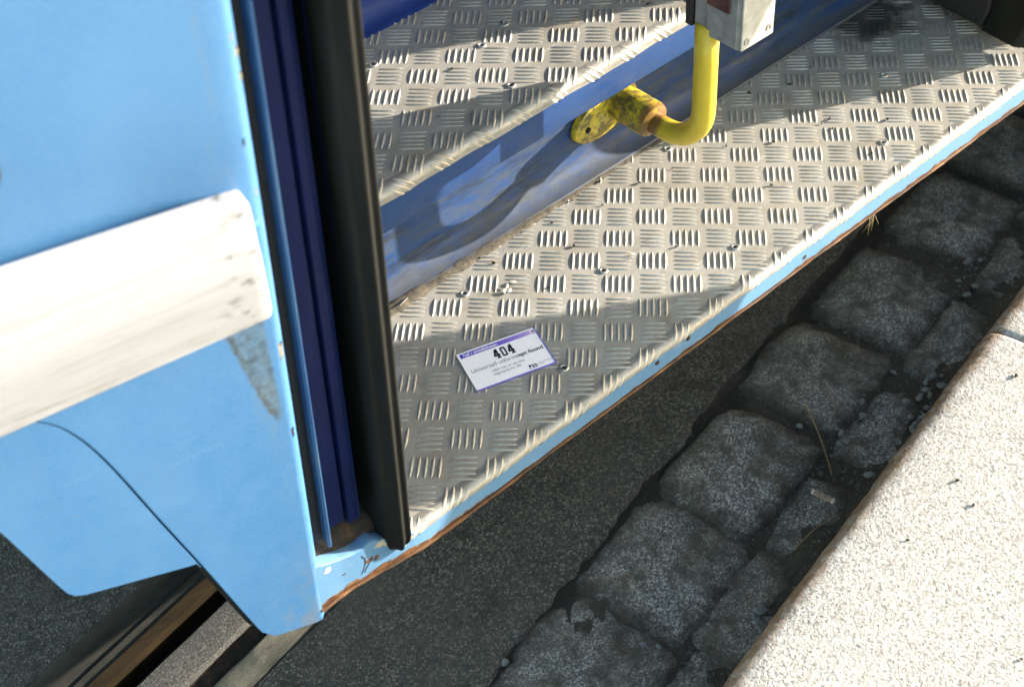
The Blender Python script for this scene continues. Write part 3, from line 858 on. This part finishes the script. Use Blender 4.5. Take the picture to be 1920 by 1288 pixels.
# ---- folded door leaf seen edge on: seal, blue profile ribs, black finger guard
leaf = empty('door_leaf', (-.36, -.15, .05), tram)
leaf['label'] = 'dark blue folded door leaf with a black rubber edge'
def lcol(name, pts, mat, z0, z1=.95, smooth=45, bot_round=None):
    """pts: (x at z=0, x at z=.95, depth into the tram); lofted along the lean of the door"""
    def ring(z, sx=1.0, dep=0.0):
        t = z/.95
        res = []
        for xb, xt, o in pts:
            x = xb + (xt-xb)*t; y = -.1735 + (-.1389)*t + o
            res.append(Vector((x, y, z)))
        if sx != 1.0:
            c = sum(res, Vector())/len(res); res = [c + (p-c)*sx + Vector((0, 0, 0)) for p in res]
            for p in res: p.z = z
        return [p - leaf.location for p in res]
    rings = []
    if bot_round:
        for k in range(6):
            a = math.pi/2*k/5
            rings.append(ring(z0 + bot_round*(1-math.sin(a)), max(.25, math.cos(math.pi/2-a)*.0 + math.sin(a)*.55+.45) if k else .42))
        rings = [ring(z0, .45), ring(z0+bot_round*.12, .70), ring(z0+bot_round*.4, .90), ring(z0+bot_round, 1.0)]
    else: rings = [ring(z0)]
    for z in np.linspace(z0 + (bot_round or 0) + .05, z1, 10): rings.append(ring(z))
    m = MB(); m.loft(rings)
    return m.obj(name, mat, leaf, autosmooth=smooth)
lcol('seal_strip', [(-.4300, -.4340, .035), (-.4138, -.4174, .020), (-.4090, -.4145, .0185), (-.4035, -.4108, .020), (-.4035, -.4108, .05), (-.43, -.434, .05)], M['black'], .05)
# blue profile: bead at left, flat face
lcol('profile_rib', [(-.4085, -.4175, .0066), (-.4080, -.4172, .0045), (-.4062, -.4164, .0034), (-.4045, -.4155, .0042), (-.4032, -.4150, .0065), (-.4020, -.4140, .03), (-.4030, -.4150, .03)], M['edgeblue'], .062, smooth=60)
lcol('profile_face', [(-.4028, -.4148, .0100), (-.3835, -.4020, .0090), (-.3816, -.4006, .0105), (-.3816, -.4006, .05), (-.4028, -.4148, .05)], M['navy'], .085)
lcol('profile_groove', [(-.3814, -.4004, .022), (-.3725, -.3920, .022), (-.3725, -.392, .05), (-.3814, -.4004, .05)], M['black'], .085)
lcol('profile_face', [(-.3785, -.3984, .0100), (-.3778, -.3977, .0070), (-.3670, -.3908, .0065), (-.3660, -.3899, .0050), (-.3648, -.3888, .0066), (-.3648, -.3888, .05), (-.3785, -.3984, .05)], M['navy'], .076)
lcol('profile_rib', [(-.3669, -.3906, .0052), (-.3659, -.3897, .0034), (-.3650, -.3889, .0052), (-.3655, -.3893, .007)], M['navy'], .078, smooth=60)
lcol('leaf_gap', [(-.3646, -.3886, .060), (-.3100, -.3440, .060), (-.31, -.344, .075), (-.3646, -.3886, .075)], M['black'], .03)
lcol('guard_holder', [(-.3440, -.3760, .016), (-.3405, -.3722, .008), (-.3390, -.3705, .012), (-.3390, -.3705, .018), (-.3435, -.3755, .018)], M['navy'], .03)
gp = []
xl, xr, xlt, xrt = -.3450, -.3095, -.3750, -.3433
for k in range(41):
    t = k/40
    a = math.pi*t
    xx = (1-math.cos(a))/2
    o = .010 - .027*math.sin(a)**.8 + .0030*math.cos(t*math.pi*2*3.5)*math.sin(a)
    gp.append((xl + (xr-xl)*xx, xlt + (xrt-xlt)*xx, o))
gp += [(xr-.001, xrt-.001, .030), (xr-.008, xrt-.008, .055), (xl+.006, xlt+.006, .055), (xl+.001, xlt+.001, .030)]
lcol('finger_guard', gp, M['rubber'], -.013, smooth=60, bot_round=.022)
# leaf body reaching into the tram
lcol('leaf_panel', [(-.4028, -.4200, .052), (-.3250, -.3550, .062), (-.3250, -.3550, .45), (-.4028, -.4200, .45)], M['navy'], .03)
# rusty pocket under the profiles
rings = []
for i in range(24):
    x = -.421 + .080*i/23
    b = .018*float(fbm(x*60, 3, 27)) + .006*float(fbm(x*200, 7, 28))
    zt = .072 - .35*(x+.421) + b
    rings.append([(x, -.165, -.01), (x, -.166, .020 - .1*(x+.421)), (x, -.164, zt*.75), (x, -.156, zt), (x, -.12, zt+.01), (x, -.12, -.01)])
m = MB(); m.loft(rings)
m.obj('pocket_grime', M['rustdirt'], tram, autosmooth=60)
# chipped primer, bare rust and a few scratches on the corner below the rubber
def gy(x, z): return -.181 + .0059*(x+.306) + .0065*min(1, max(0, (-.31-x)/.09)) - .145*min(1, max(0, (-.30-x)/.09))*z
def gchip(name, x, z, sx, sz, mat, seed, th=.0005):
    n = 13; rr = random.Random(seed); ol = []
    for i in range(n):
        t = 2*math.pi*i/n; k = rr.uniform(.6, 1.2)
        ol.append((x + sx*k*math.cos(t), z + sz*k*math.sin(t)))
    m = MB(); m.loft([[(a, gy(a, b) + .002, b) for a, b in ol], [(a, gy(a, b) - th, b) for a, b in ol]]); m.obj(name, M[mat], st)
gchip('primer_chip', -.352, .0150, .0065, .0060, 'cream', 1)
gchip('primer_chip', -.344, .0090, .0045, .0045, 'cream', 2)
gchip('primer_chip', -.336, .0060, .0035, .0030, 'cream', 12)
gchip('primer_chip', -.418, .0330, .0050, .0050, 'whitechip', 3)
gchip('rust_patch', -.366, -.0020, .0062, .0045, 'rustedge', 4)
gchip('rust_patch', -.358, -.0050, .0035, .0040, 'rustedge', 5)
gchip('rust_patch', -.399, .0020, .0025, .0014, 'rustedge', 6)
gchip('rust_patch', -.390, -.0260, .0120, .0035, 'rustedge', 7)
gchip('rust_patch', -.352, -.0265, .0140, .0030, 'rustedge', 8)
gchip('rust_patch', -.318, -.0275, .0110, .0022, 'rustedge', 9)
for k, (x0, z0, dx, dz) in enumerate(((-.372, .010, -.004, -.030), (-.364, .004, -.008, -.024), (-.377, .016, .010, -.010))):
    pts = [(x0 + dx*t + .002*math.sin(t*4+k), gy(x0 + dx*t, z0 + dz*t) - .0003, z0 + dz*t) for t in np.linspace(0, 1, 8)]
    m = MB(); m.loft(tube_rings(pts, [.0003, .0006, .0007, .0006, .0006, .0005, .0004, .0002], 6)); m.obj('scratch_mark', M['crumb'], st)

# ---- right door leaf (folded), mostly outside the frame
rl = empty('door_leaf', (.92, -.10, .03), tram)
rl['label'] = 'black shadowed edge of the folded door leaf at the right'
def rcol(name, pts, mat, z0=.015, z1=2.0, bev=.006):
    m = MB()
    def ring(z): 
        o = float(np.interp(z, (0, .05, .16, .45, 2), (.016, .002, .0, .041, .055)))
        return [Vector((x, y + o, z)) - rl.location for x, y in pts]
    m.loft([ring(z) for z in [z0] + [q for q in (.05, .10, .16, .25, .35, .45) if q > z0 + .01] + [z1]]); return m.obj(name, mat, rl, bevel=bev)
rcol('finger_guard', [(.863, -.135), (.872, -.148), (.887, -.153), (.902, -.148), (.908, -.08), (.868, -.075)], M['rubber'], bev=.003)
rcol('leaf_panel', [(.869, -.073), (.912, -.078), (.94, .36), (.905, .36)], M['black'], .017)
rcol('profile_face', [(.910, -.12), (.97, -.123), (.97, -.076), (.914, -.076)], M['navy'], .03, bev=.002)

# ---- tram body round the doorway (keeps the inside as dark as a tram is)
shell = empty('body_shell', (0, .6, 1.0), tram)
def sbox(name, x0, x1, y0, y1, z0, z1, mat):
    m = MB(); m.box(x0, x1, y0-.6, y1-.6, z0-1.0, z1-1.0); return m.obj(name, mat, shell)
M['interior'] = simple('grey blue tram lining', (.10, .12, .16), .7).m
sbox('saloon_floor', -.42, .98, .37, 2.2, .405, .43, M['interior'])
sbox('far_wall', -2.0, 3.0, 2.2, 2.24, .43, 2.6, M['interior'])
sbox('roof', -2.0, 3.0, -.30, 2.24, 2.6, 2.64, M['interior'])
sbox('end_wall', .99, 1.02, -.12, 2.2, -.05, 2.6, M['interior'])
sbox('end_wall', -.55, -.50, .28, 2.2, .35, 2.6, M['interior'])
sbox('underframe_shade', -.36, 2.6, .015, .30, -.315, -.045, M['black'])  # unseen box, added this low to block sun from the road behind
sbox('underframe_shade', .0, 2.6, .301, 2.2, -.25, -.03, M['black'])
sbox('header_shade', -2.0, 3.0, -.30, -.22, 1.95, 2.6, M['blue'])  # unseen wall over the door, added to cut sky light on the steps
sbox('side_panel', -1.7, -.44, -.34, -.30, 1.12, 2.6, M['blue'])  # unseen upper side, added to block sky light from the left
sbox('side_panel', 1.03, 3.0, -.17, -.12, -.05, 2.6, M['blue'])

# ---- yellow handrail with its flange, sleeve and the grey button box
hr = empty('handrail', (.31, .14, .085), tram)
hr['label'] = 'chipped yellow tubular handrail bent up from the riser'
def rel(o, pts): return [tuple(Vector(p) - o.location) for p in pts]
hx, hz, hy = .312, .083, -.0215
path = [(hx, .10, hz), (hx, .055, hz)]
rb_ = .066
for k in range(0, 13):
    a = math.pi/2*k/12
    path.append((hx, hy + rb_ - rb_*math.sin(a), hz + rb_ - rb_*math.cos(a)))
path += [(hx, hy, .19), (hx, hy, .22), (hx, hy, .275)]
m = MB(); m.loft(tube_rings(path, .0152, 28)); 
tb = m.obj('bent_tube', M['yellow'], tram, smooth=True); tb.parent = hr; tb.location = -hr.location
m = MB(); m.loft(tube_rings([(hx, .139, hz+.002), (hx, .09, hz+.002), (hx, .070, hz+.002), (hx, .066, hz+.0015), (hx, .0625, hz+.001)], [.0255, .0255, .0255, .0240, .0160], 32))
o = m.obj('sleeve', M['yellow'], hr, autosmooth=40); o.location = -hr.location
n = 36; rings = []
for (s, y) in ((1.0, .1380), (1.0, .1320), (.97, .1290), (.92, .1280)):
    r = []
    for i in range(n):
        t = 2*math.pi*i/n
        ex = .060*math.copysign(abs(math.cos(t))**1.05, math.cos(t))*s; ez = .033*math.sin(t)*s
        ca, sa = math.cos(R(13)), math.sin(R(13))
        r.append((hx - .026 + ex*ca - ez*sa, y, hz - .004 + ex*sa + ez*ca))
    rings.append(r)
m = MB(); m.loft(rings); o = m.obj('flange', M['yellow'], hr, autosmooth=40); o.location = -hr.location
m = MB(); m.loft(tube_rings([(hx-.062, .1290, hz-.013), (hx-.062, .1265, hz-.013), (hx-.062, .1255, hz-.013)], [.0048, .0045, .003], 12)); o = m.obj('flange_screw', M['rustdirt'], hr); o.location = -hr.location

bx = empty('button_box', (.335, -.04, .264), tram)
bx['label'] = 'grey button box clamped on the yellow handrail'
ZB = .264; X0, X1, Y0, Y1 = .3045, .3610, -.0775, -.0060
def bbox(name, a, mat, bev=.002):
    m = MB(); m.box(*a); o = m.obj(name, mat, bx, bevel=bev); o.location = -bx.location; return o
bbox('housing', (X0, X1, Y0, Y1, ZB, .62), M['greybox'], .003)
bbox('cover_plate', (X0+.0015, X1+.001, Y0-.004, Y0-.0005, ZB+.001, .61), M['greyplate'], .001)
bbox('back_clamp', (X0-.003, X1-.01, Y1+.0005, Y1+.012, ZB+.004, .62), M['black'], .002)
bbox('side_plate', (X0-.0022, X0-.0004, Y0+.002, Y1-.022, ZB+.003, .60), M['greybox'], .0006)
bbox('button_lens', (X0-.0060, X0-.0024, Y0+.012, Y0+.048, .312, .41), M['darkred'], .0015)
for (x, z) in ((X0+.010, ZB+.012), (X1-.008, ZB+.014)):
    n = 16
    ring = lambda r, y: [(x + r*math.cos(2*math.pi*i/n), y, z + r*math.sin(2*math.pi*i/n)) for i in range(n)]
    m = MB(); m.loft([ring(.0046, Y0-.0035), ring(.0044, Y0-.0052), ring(.0030, Y0-.0054), ring(.0026, Y0-.0044), ring(.0003, Y0-.0043)])
    o = m.obj('cover_screw', M['steel'], bx, autosmooth=40); o.location = -bx.location

# ------------------------------------------------------------------ the printed card on the lower step
CW, CH = .1035, .0668
card = empty('printed_card', (-.1068, -.0125, .0016))
card.rotation_euler = (0, 0, math.atan2(-.0313, .0984))
tag(card, 'white printed card reading 404 with a violet bar, lying on the lower step', 'card')
def cbox(name, s0, s1, t0, t1, z0, z1, mat, parent=None):
    m = MB(); m.box(s0*CW, s1*CW, -t1*CH, -t0*CH, z0, z1)
    return m.obj(name, mat, parent or card)
cbox('card_sheet', 0, 1, 0, 1, 0, .0006, M['paper'])
cbox('border_line', .988, 1.002, .0, 1.004, .0001, .00075, M['violet'])
cbox('border_line', .0, .9875, .978, 1.004, .0001, .00075, M['violet'])
m = NM('violet title bar print')
f = m.math('DIVIDE', m.sep()[0], CW)
m.base(m.ramp(f, [(.05, (.055, .045, .50)), (.45, (.09, .065, .52)), (.85, (.36, .24, .68)), (.95, (.56, .42, .76))])); m.rough(.45)
cbox('title_bar', .03, .925, .035, .140, .0006, .00072, m.m)
cbox('close_button', .930, .975, .040, .138, .0006, .00072, simple('pale pink print', (.70, .58, .76), .45, 0, .4, .05).m)
cbox('button_edge', .9755, .982, .045, .150, .0006, .00074, M['inkgrey'])
cbox('button_edge', .935, .9755, .1385, .150, .0006, .00074, M['inkgrey'])
def text(name, body, s, t, size, mat, align='LEFT', off=0.0, sx=1.0, z=.00073):
    cu = bpy.data.curves.new('t', 'FONT'); cu.body = body; cu.size = size; cu.align_x = align; cu.offset = off; cu.fill_mode = 'FRONT'
    o = bpy.data.objects.new('t', cu); C.objects.link(o)
    dg = bpy.context.evaluated_depsgraph_get()
    me = bpy.data.meshes.new_from_object(o.evaluated_get(dg))
    bpy.data.objects.remove(o); bpy.data.curves.remove(cu)
    me.materials.clear(); me.materials.append(mat)
    r = bpy.data.objects.new(name, me); C.objects.link(r); r.parent = card
    r.location = (s*CW, -t*CH, z); r.scale = (sx, 1, 1)
    return r
text('lettering', 'Feil i virkeligheten', .065, .118, .0062, M['paper'], off=.00012, z=.00085)
text('lettering', 'x', .944, .110, .0062, M['ink'], off=.0001, z=.00085)
text('lettering', 'Universell utforming', .055, .565, .0088, M['inkgrey'], sx=.94)
text('lettering', 'not found', .645, .565, .0088, M['ink'], off=.00016, sx=.95)
text('lettering', 'OBS! Her er det ikke', .275, .70, .0052, M['inkgrey'], sx=.95)
text('lettering', 'tilgjengelig for alle', .275, .785, .0052, M['inkgrey'], sx=.95)
text('lettering', 'Universell utforming', .800, .872, .0026, M['inkgrey'])
text('lettering', 'for alle', .800, .915, .0026, M['inkgrey'])
# the blocky numerals 4 0 4
def poly_mb(polys, z0, z1):
    m = MB()
    for p in polys: m.loft([[(x*CW, -y*CH, z0) for x, y in p], [(x*CW, -y*CH, z1) for x, y in p]])
    return m
def four(x):
    w_ = .062
    return [[(x+.030, .195), (x+w_, .195), (x+.022, .345), (x-.002, .345)],
            [(x-.002, .330), (x+w_+.014, .330), (x+w_+.014, .372), (x-.002, .372)],
            [(x+w_*.62, .195), (x+w_, .195), (x+w_, .430), (x+w_*.62, .430)],
            [(x+w_*.40, .405), (x+w_*1.22, .405), (x+w_*1.22, .432), (x+w_*.40, .432)]]
def zero(x):
    w_ = .066; e = .020
    return [[(x, .205), (x+e, .195), (x+e, .43), (x, .42)], [(x+w_-e, .195), (x+w_, .205), (x+w_, .42), (x+w_-e, .43)],
            [(x+e, .195), (x+w_-e, .195), (x+w_-e, .232), (x+e, .232)], [(x+e, .393), (x+w_-e, .393), (x+w_-e, .430), (x+e, .430)]]
for k, pl_ in enumerate((four(.395), zero(.492), four(.578))):
    poly_mb(pl_, .00060+.00001*k, .00076).obj('numeral', M['ink'], card)
def dshape(x, y, w_, h, solid):
    n = 12; out = [(x, y-h/2)] + [(x + w_*.35 + w_*.65*math.sin(math.pi*i/n), y - h/2*math.cos(math.pi*i/n)) for i in range(n+1)] + [(x, y+h/2)]
    if solid: return [out]
    inn = [(x+w_*.2 + (px-x)*.55, y + (py-y)*.5) for px, py in out]
    return [[out[i], out[(i+1) % len(out)], inn[(i+1) % len(out)], inn[i]] for i in range(len(out))]
poly_mb(dshape(.690, .865, .026, .055, True) + [[(.690, .865), (.698, .865), (.698, .935), (.690, .935)]], .0006, .00076).obj('logo_mark', M['ink'], card)
poly_mb(dshape(.724, .868, .024, .060, False) + [[(.738, .895), (.748, .895), (.736, .945), (.726, .945)]], .0006, .00076).obj('logo_mark', M['ink'], card)
poly_mb(dshape(.756, .890, .032, .085, False), .0006, .00076).obj('logo_mark', M['ink'], card)

# ------------------------------------------------------------------ small loose things
def stone_mesh(name, seed, flat, mat):
    rr = random.Random(seed)
    bm = bmesh.new(); bmesh.ops.create_icosphere(bm, subdivisions=1, radius=.5)
    for v in bm.verts:
        k = rr.uniform(.72, 1.18); v.co = Vector((v.co.x*k*1.15, v.co.y*k*.9, v.co.z*k*flat))
    me = bpy.data.meshes.new(name); bm.to_mesh(me); bm.free(); me.materials.append(mat)
    return me
PEB = [stone_mesh('pebble', 100+i, .6, M['pebble']) for i in range(6)]
pts = [(.449, -.336), (.567, -.314), (.55, -.283), (.5, -.293), (.514, -.262), (.501, -.242), (.559, -.262), (.609, -.249), (.766, -.173), (.812, -.148), (.474, -.223), (.418, -.239), (.408, -.232), (.389, -.304), (.072, -.335), (.1, -.35), (.087, -.344), (.085, -.36), (-.2, -.169), (.39, -.171), (.575, -.269), (.6, -.271), (.541, -.251), (.488, -.267), (.522, -.3), (.542, -.304), (.796, -.176), (.82, -.174), (.853, -.171), (.879, -.142), (.038, -.315), (-.036, -.293), (-.048, -.275)]
rp = random.Random(5)
def ground_z(x, y):
    b = (-x*KY + y*KX - .0358)/1.0426
    a = (x*KX + y*KY - .0408)/1.0426
    if -.452 < b < -.12: return float(z_dirt(a, b))
    return ZG + .001
pts = [G(x*KX + y*KY, -x*KY + y*KX)[:2] for x, y in pts]
for i in range(84):
    a, b = (rp.uniform(.36, .92), rp.choice((rp.gauss(-.42, .014), rp.gauss(-.285, .012)))) if i < 30 else (rp.gauss(.485, .055), rp.gauss(-.395, .024))
    p = G(a, max(b, -.44)); pts.append((p[0], p[1]))
for i, (x, y) in enumerate(pts):
    s = rp.uniform(.0065, .012) if i < 33 else rp.uniform(.0045, .0105)
    if i in (13, 1, 15, 17): s *= 1.4
    o = bpy.data.objects.new('pebble', PEB[i % 6]); C.objects.link(o)
    o.location = (x, y, ground_z(x, y) + s*.24 + .002); o.rotation_euler = (rp.uniform(-.3, .3), rp.uniform(-.3, .3), rp.uniform(0, 6.3)); s *= 1.25; o.scale = (s*1.15, s, s)
    tag(o, 'small grey crushed stone lying loose in the dark gutter beside the kerb', 'pebble', 'pebbles loose in the gutter')
# fine grit nobody could count
gm = MB(); rg = random.Random(9)
for i in range(5200):
    if i < 3600:
        a = rg.uniform(-.3, 1.3); b = rg.choice((rg.uniform(-.44, -.125), rg.gauss(-.285, .02), rg.gauss(-.415, .02)))
        if b < -.446 or b > -.12: continue
        p = G(a, b); z = float(z_dirt(a, b)); s = rg.uniform(.0008, .0030)
    else:
        a = rg.uniform(-.6, 1.3); b = rg.uniform(-.10, .11); p = G(a, b); z = float(z_as(a, b)); s = rg.uniform(.0005, .0016)
    q = [Vector((rg.uniform(-1, 1), rg.uniform(-1, 1), rg.uniform(-.2, .8)))*s for _ in range(4)]
    gm.add([(p[0]+v.x, p[1]+v.y, z+v.z+.0004) for v in q], [(0, 1, 2), (0, 2, 3), (0, 3, 1), (1, 3, 2)])
tag(gm.obj('grit', M['pebble']), 'fine grey grit scattered over the dark gutter', kind='stuff')

# cigarette end
def road(x, y, z): return Vector(G(x*KX + y*KY, -x*KY + y*KX, z + ZG + .40))
p0 = road(.2958, -.2728, -.383); p1 = road(.3045, -.3060, -.384)
butt = empty('cigarette_butt', tuple((p0+p1)/2 - Vector((0, 0, .004))))
tag(butt, 'crushed cigarette end with pale tips lying in the gutter dirt', 'cigarette')
def bt(name, t0, t1, r, mat, n=8):
    pp = [p0.lerp(p1, t0 + (t1-t0)*k/(n-1)) for k in range(n)]
    rings = [[Vector((q.x, q.y, pp[k].z + (q.z-pp[k].z)*.65)) + Vector((0, 0, .0009*math.sin(k*2.1))) - butt.location for q in rg_] for k, rg_ in enumerate(tube_rings(pp, [r*(1+.12*math.sin(k*1.7)) for k in range(n)], 14))]
    m = MB(); m.loft(rings); return m.obj(name, mat, butt, autosmooth=50)
mm = NM('soggy cigarette paper'); mm.base(mm.ramp(mm.noise(160, 5, .7), [(.35, (.17, .125, .085)), (.55, (.24, .20, .16)), (.7, (.33, .17, .09))])); mm.rough(.8)
bt('filter_wrap', .10, .90, .0046, mm.m)
bt('filter_end', .0, .12, .0042, M['whitechip'], 4)
bt('filter_end', .88, 1.0, .0043, M['whitechip'], 4)
# dry straws
for (a, b, lab, sag) in (((.4135, -.1608), (.3374, -.2729), 'long dry straw lying across the dirt between two setts', .006), ((.1995, -.3221), (.296, -.3263), 'dry straw pointing at the kerb just below the cigarette end', .004), ((.2658, -.2304), (.2628, -.241), 'very short bit of straw left of the cigarette end', 0)):
    L = 12; pp = []
    for k in range(L):
        t = k/(L-1); x = a[0]+(b[0]-a[0])*t; y = a[1]+(b[1]-a[1])*t
        pp.append(road(x + sag*.4*math.sin(t*3.1), y + sag*.3*math.sin(t*4), -.381 + .008*math.sin(t*math.pi)))
    m = MB(); m.loft(tube_rings(pp, [.0009*(1-.5*k/L) for k in range(L)], 6))
    tag(m.obj('straw', M['straw'], smooth=True), lab, 'straw', 'dry straws in the gutter')
tuft = MB(); rt = random.Random(4)
for i in range(7):
    x = .487 + rt.uniform(-.006, .006); dx = rt.uniform(-.018, .004); dz = rt.uniform(-.022, -.010)
    tuft.loft(tube_rings([(x, -.1745, -.040), (x + dx*.4, -.180, -.042 + dz*.3), (x + dx, -.180 + rt.uniform(-.008, .004), -.042 + dz)], [.0006, .0005, .0002], 5))
tag(tuft.obj('grass_tuft', M['straw'], smooth=True), 'wisp of dry grass caught under the rusty sill edge', 'dry grass')

FL = [stone_mesh('flake', 200+i, .35, M['whitechip']) for i in range(3)]
CR = [stone_mesh('crumb', 300+i, .8, M['crumb']) for i in range(4)]
def bits(name, meshes, places, z, label, cat, group, smin, smax):
    for i, (x, y) in enumerate(places):
        s = rp.uniform(smin, smax)
        o = bpy.data.objects.new(name, meshes[i % len(meshes)]); C.objects.link(o)
        o.location = (x, y, z + s*.28); o.rotation_euler = (rp.uniform(-.3, .3), rp.uniform(-.3, .3), rp.uniform(0, 6.3)); o.scale = (s*1.3, s, s)
        tag(o, label, cat, group)
bits('paint_flake', FL, [(.016, .034), (.027, .034), (.013, .026), (.167, -.04), (.36, .099), (.475, .095), (.172, -.036), (.009, .029)], .001, 'white flake of paint lying on the lower aluminium step', 'paint flake', 'white flakes on the lower step', .004, .0075)
bits('dirt_crumb', CR, [(.549, -.031), (.472, -.01), (.545, -.123), (.222, -.065), (.551, -.049), (.751, .10), (.212, .062), (.14, .084), (.332, .049), (.716, -.07), (.034, .08), (.244, .10), (.028, .10), (.054, -.004), (.589, .062), (.534, .09), (.643, .068), (.565, -.032), (.694, -.047), (.10, .098), (.19, .098), (.28, .06), (.42, .03), (.40, -.07), (.13, .03), (.62, -.09)], .0008, 'dark crumb of dirt lying on the lower aluminium step', 'dirt', 'dirt crumbs on the lower step', .0022, .0050)
bits('dirt_crumb', CR, [(.20, .232), (.122, .120), (.029, .283), (.36, .125), (.09, .20)], UH+.0008, 'dark crumb of dirt lying on the upper aluminium step', 'dirt', 'dirt crumbs on the upper step', .003, .0048)
bits('dirt_crumb', CR, [(.316, -.471), (.298, -.508), (.198, -.485), (.518, -.417), (.156, -.676)], ZK+.0005, 'dark crumb of dirt lying on the pale granite kerb', 'dirt', 'dirt crumbs on the kerb', .003, .006)
# curled white flake of sealant at the left end of the joint
fv = [(0, 0, .001), (.020, .004, .002), (.024, -.006, .009), (.004, -.012, .010), (0, 0, .0016), (.020, .004, .0026), (.024, -.006, .0096), (.004, -.012, .0106)]
fo = mesh('sealant_flake', [(x*.8-.108, y*.8+.108, z*.8) for x, y, z in fv], [(0, 1, 2, 3), (7, 6, 5, 4), (0, 4, 5, 1), (1, 5, 6, 2), (2, 6, 7, 3), (3, 7, 4, 0)], M['whitechip'])
tag(fo, 'curled white flake at the left end of the joint beside the black rubber', 'flake')

# ------------------------------------------------------------------ leaning board added out of frame on the sunny side, only to shade the step
sv = Vector((math.cos(SUN_AZ), math.sin(SUN_AZ), 0)); ev = Vector((sv.y, -sv.x, 0))
def bpnt(c, h, dd): return sv*(1.176+dd) + ev*c + Vector((0, 0, h))
TE = math.tan(SUN_EL)
def cn(h): return .0468 - .459*(h - 1.002*TE)
board = empty('shadow_board', tuple(sv*1.2 + ev*1.0 + Vector((0, 0, ZK))))
tag(board, 'unseen grey board on a post arm, added to cast the shadow across the step', 'sign')
def bpart(name, quads, mat):
    m = MB(); m.loft([[p - board.location for p in q] for q in quads]); return m.obj(name, mat, board)
bpart('shade_panel', [[bpnt(cn(.06), .06, d), bpnt(cn(.06)+.26, .06, d), bpnt(cn(1.0)+.26, 1.0, d), bpnt(cn(1.0), 1.0, d)] for d in (0, .02)], M['greybox'])
bpart('shade_arm', [[bpnt(cn(1.0)+.1, .96, d), bpnt(1.05, 1.66, d), bpnt(1.05, 1.70, d), bpnt(cn(1.0)+.1, 1.0, d)] for d in (.021, .045)], M['steel'])
bpart('shade_post', [[bpnt(.97, ZK, d), bpnt(1.05, ZK, d), bpnt(1.05, 2.3, d), bpnt(.97, 2.3, d)] for d in (.046, .12)], M['steel'])
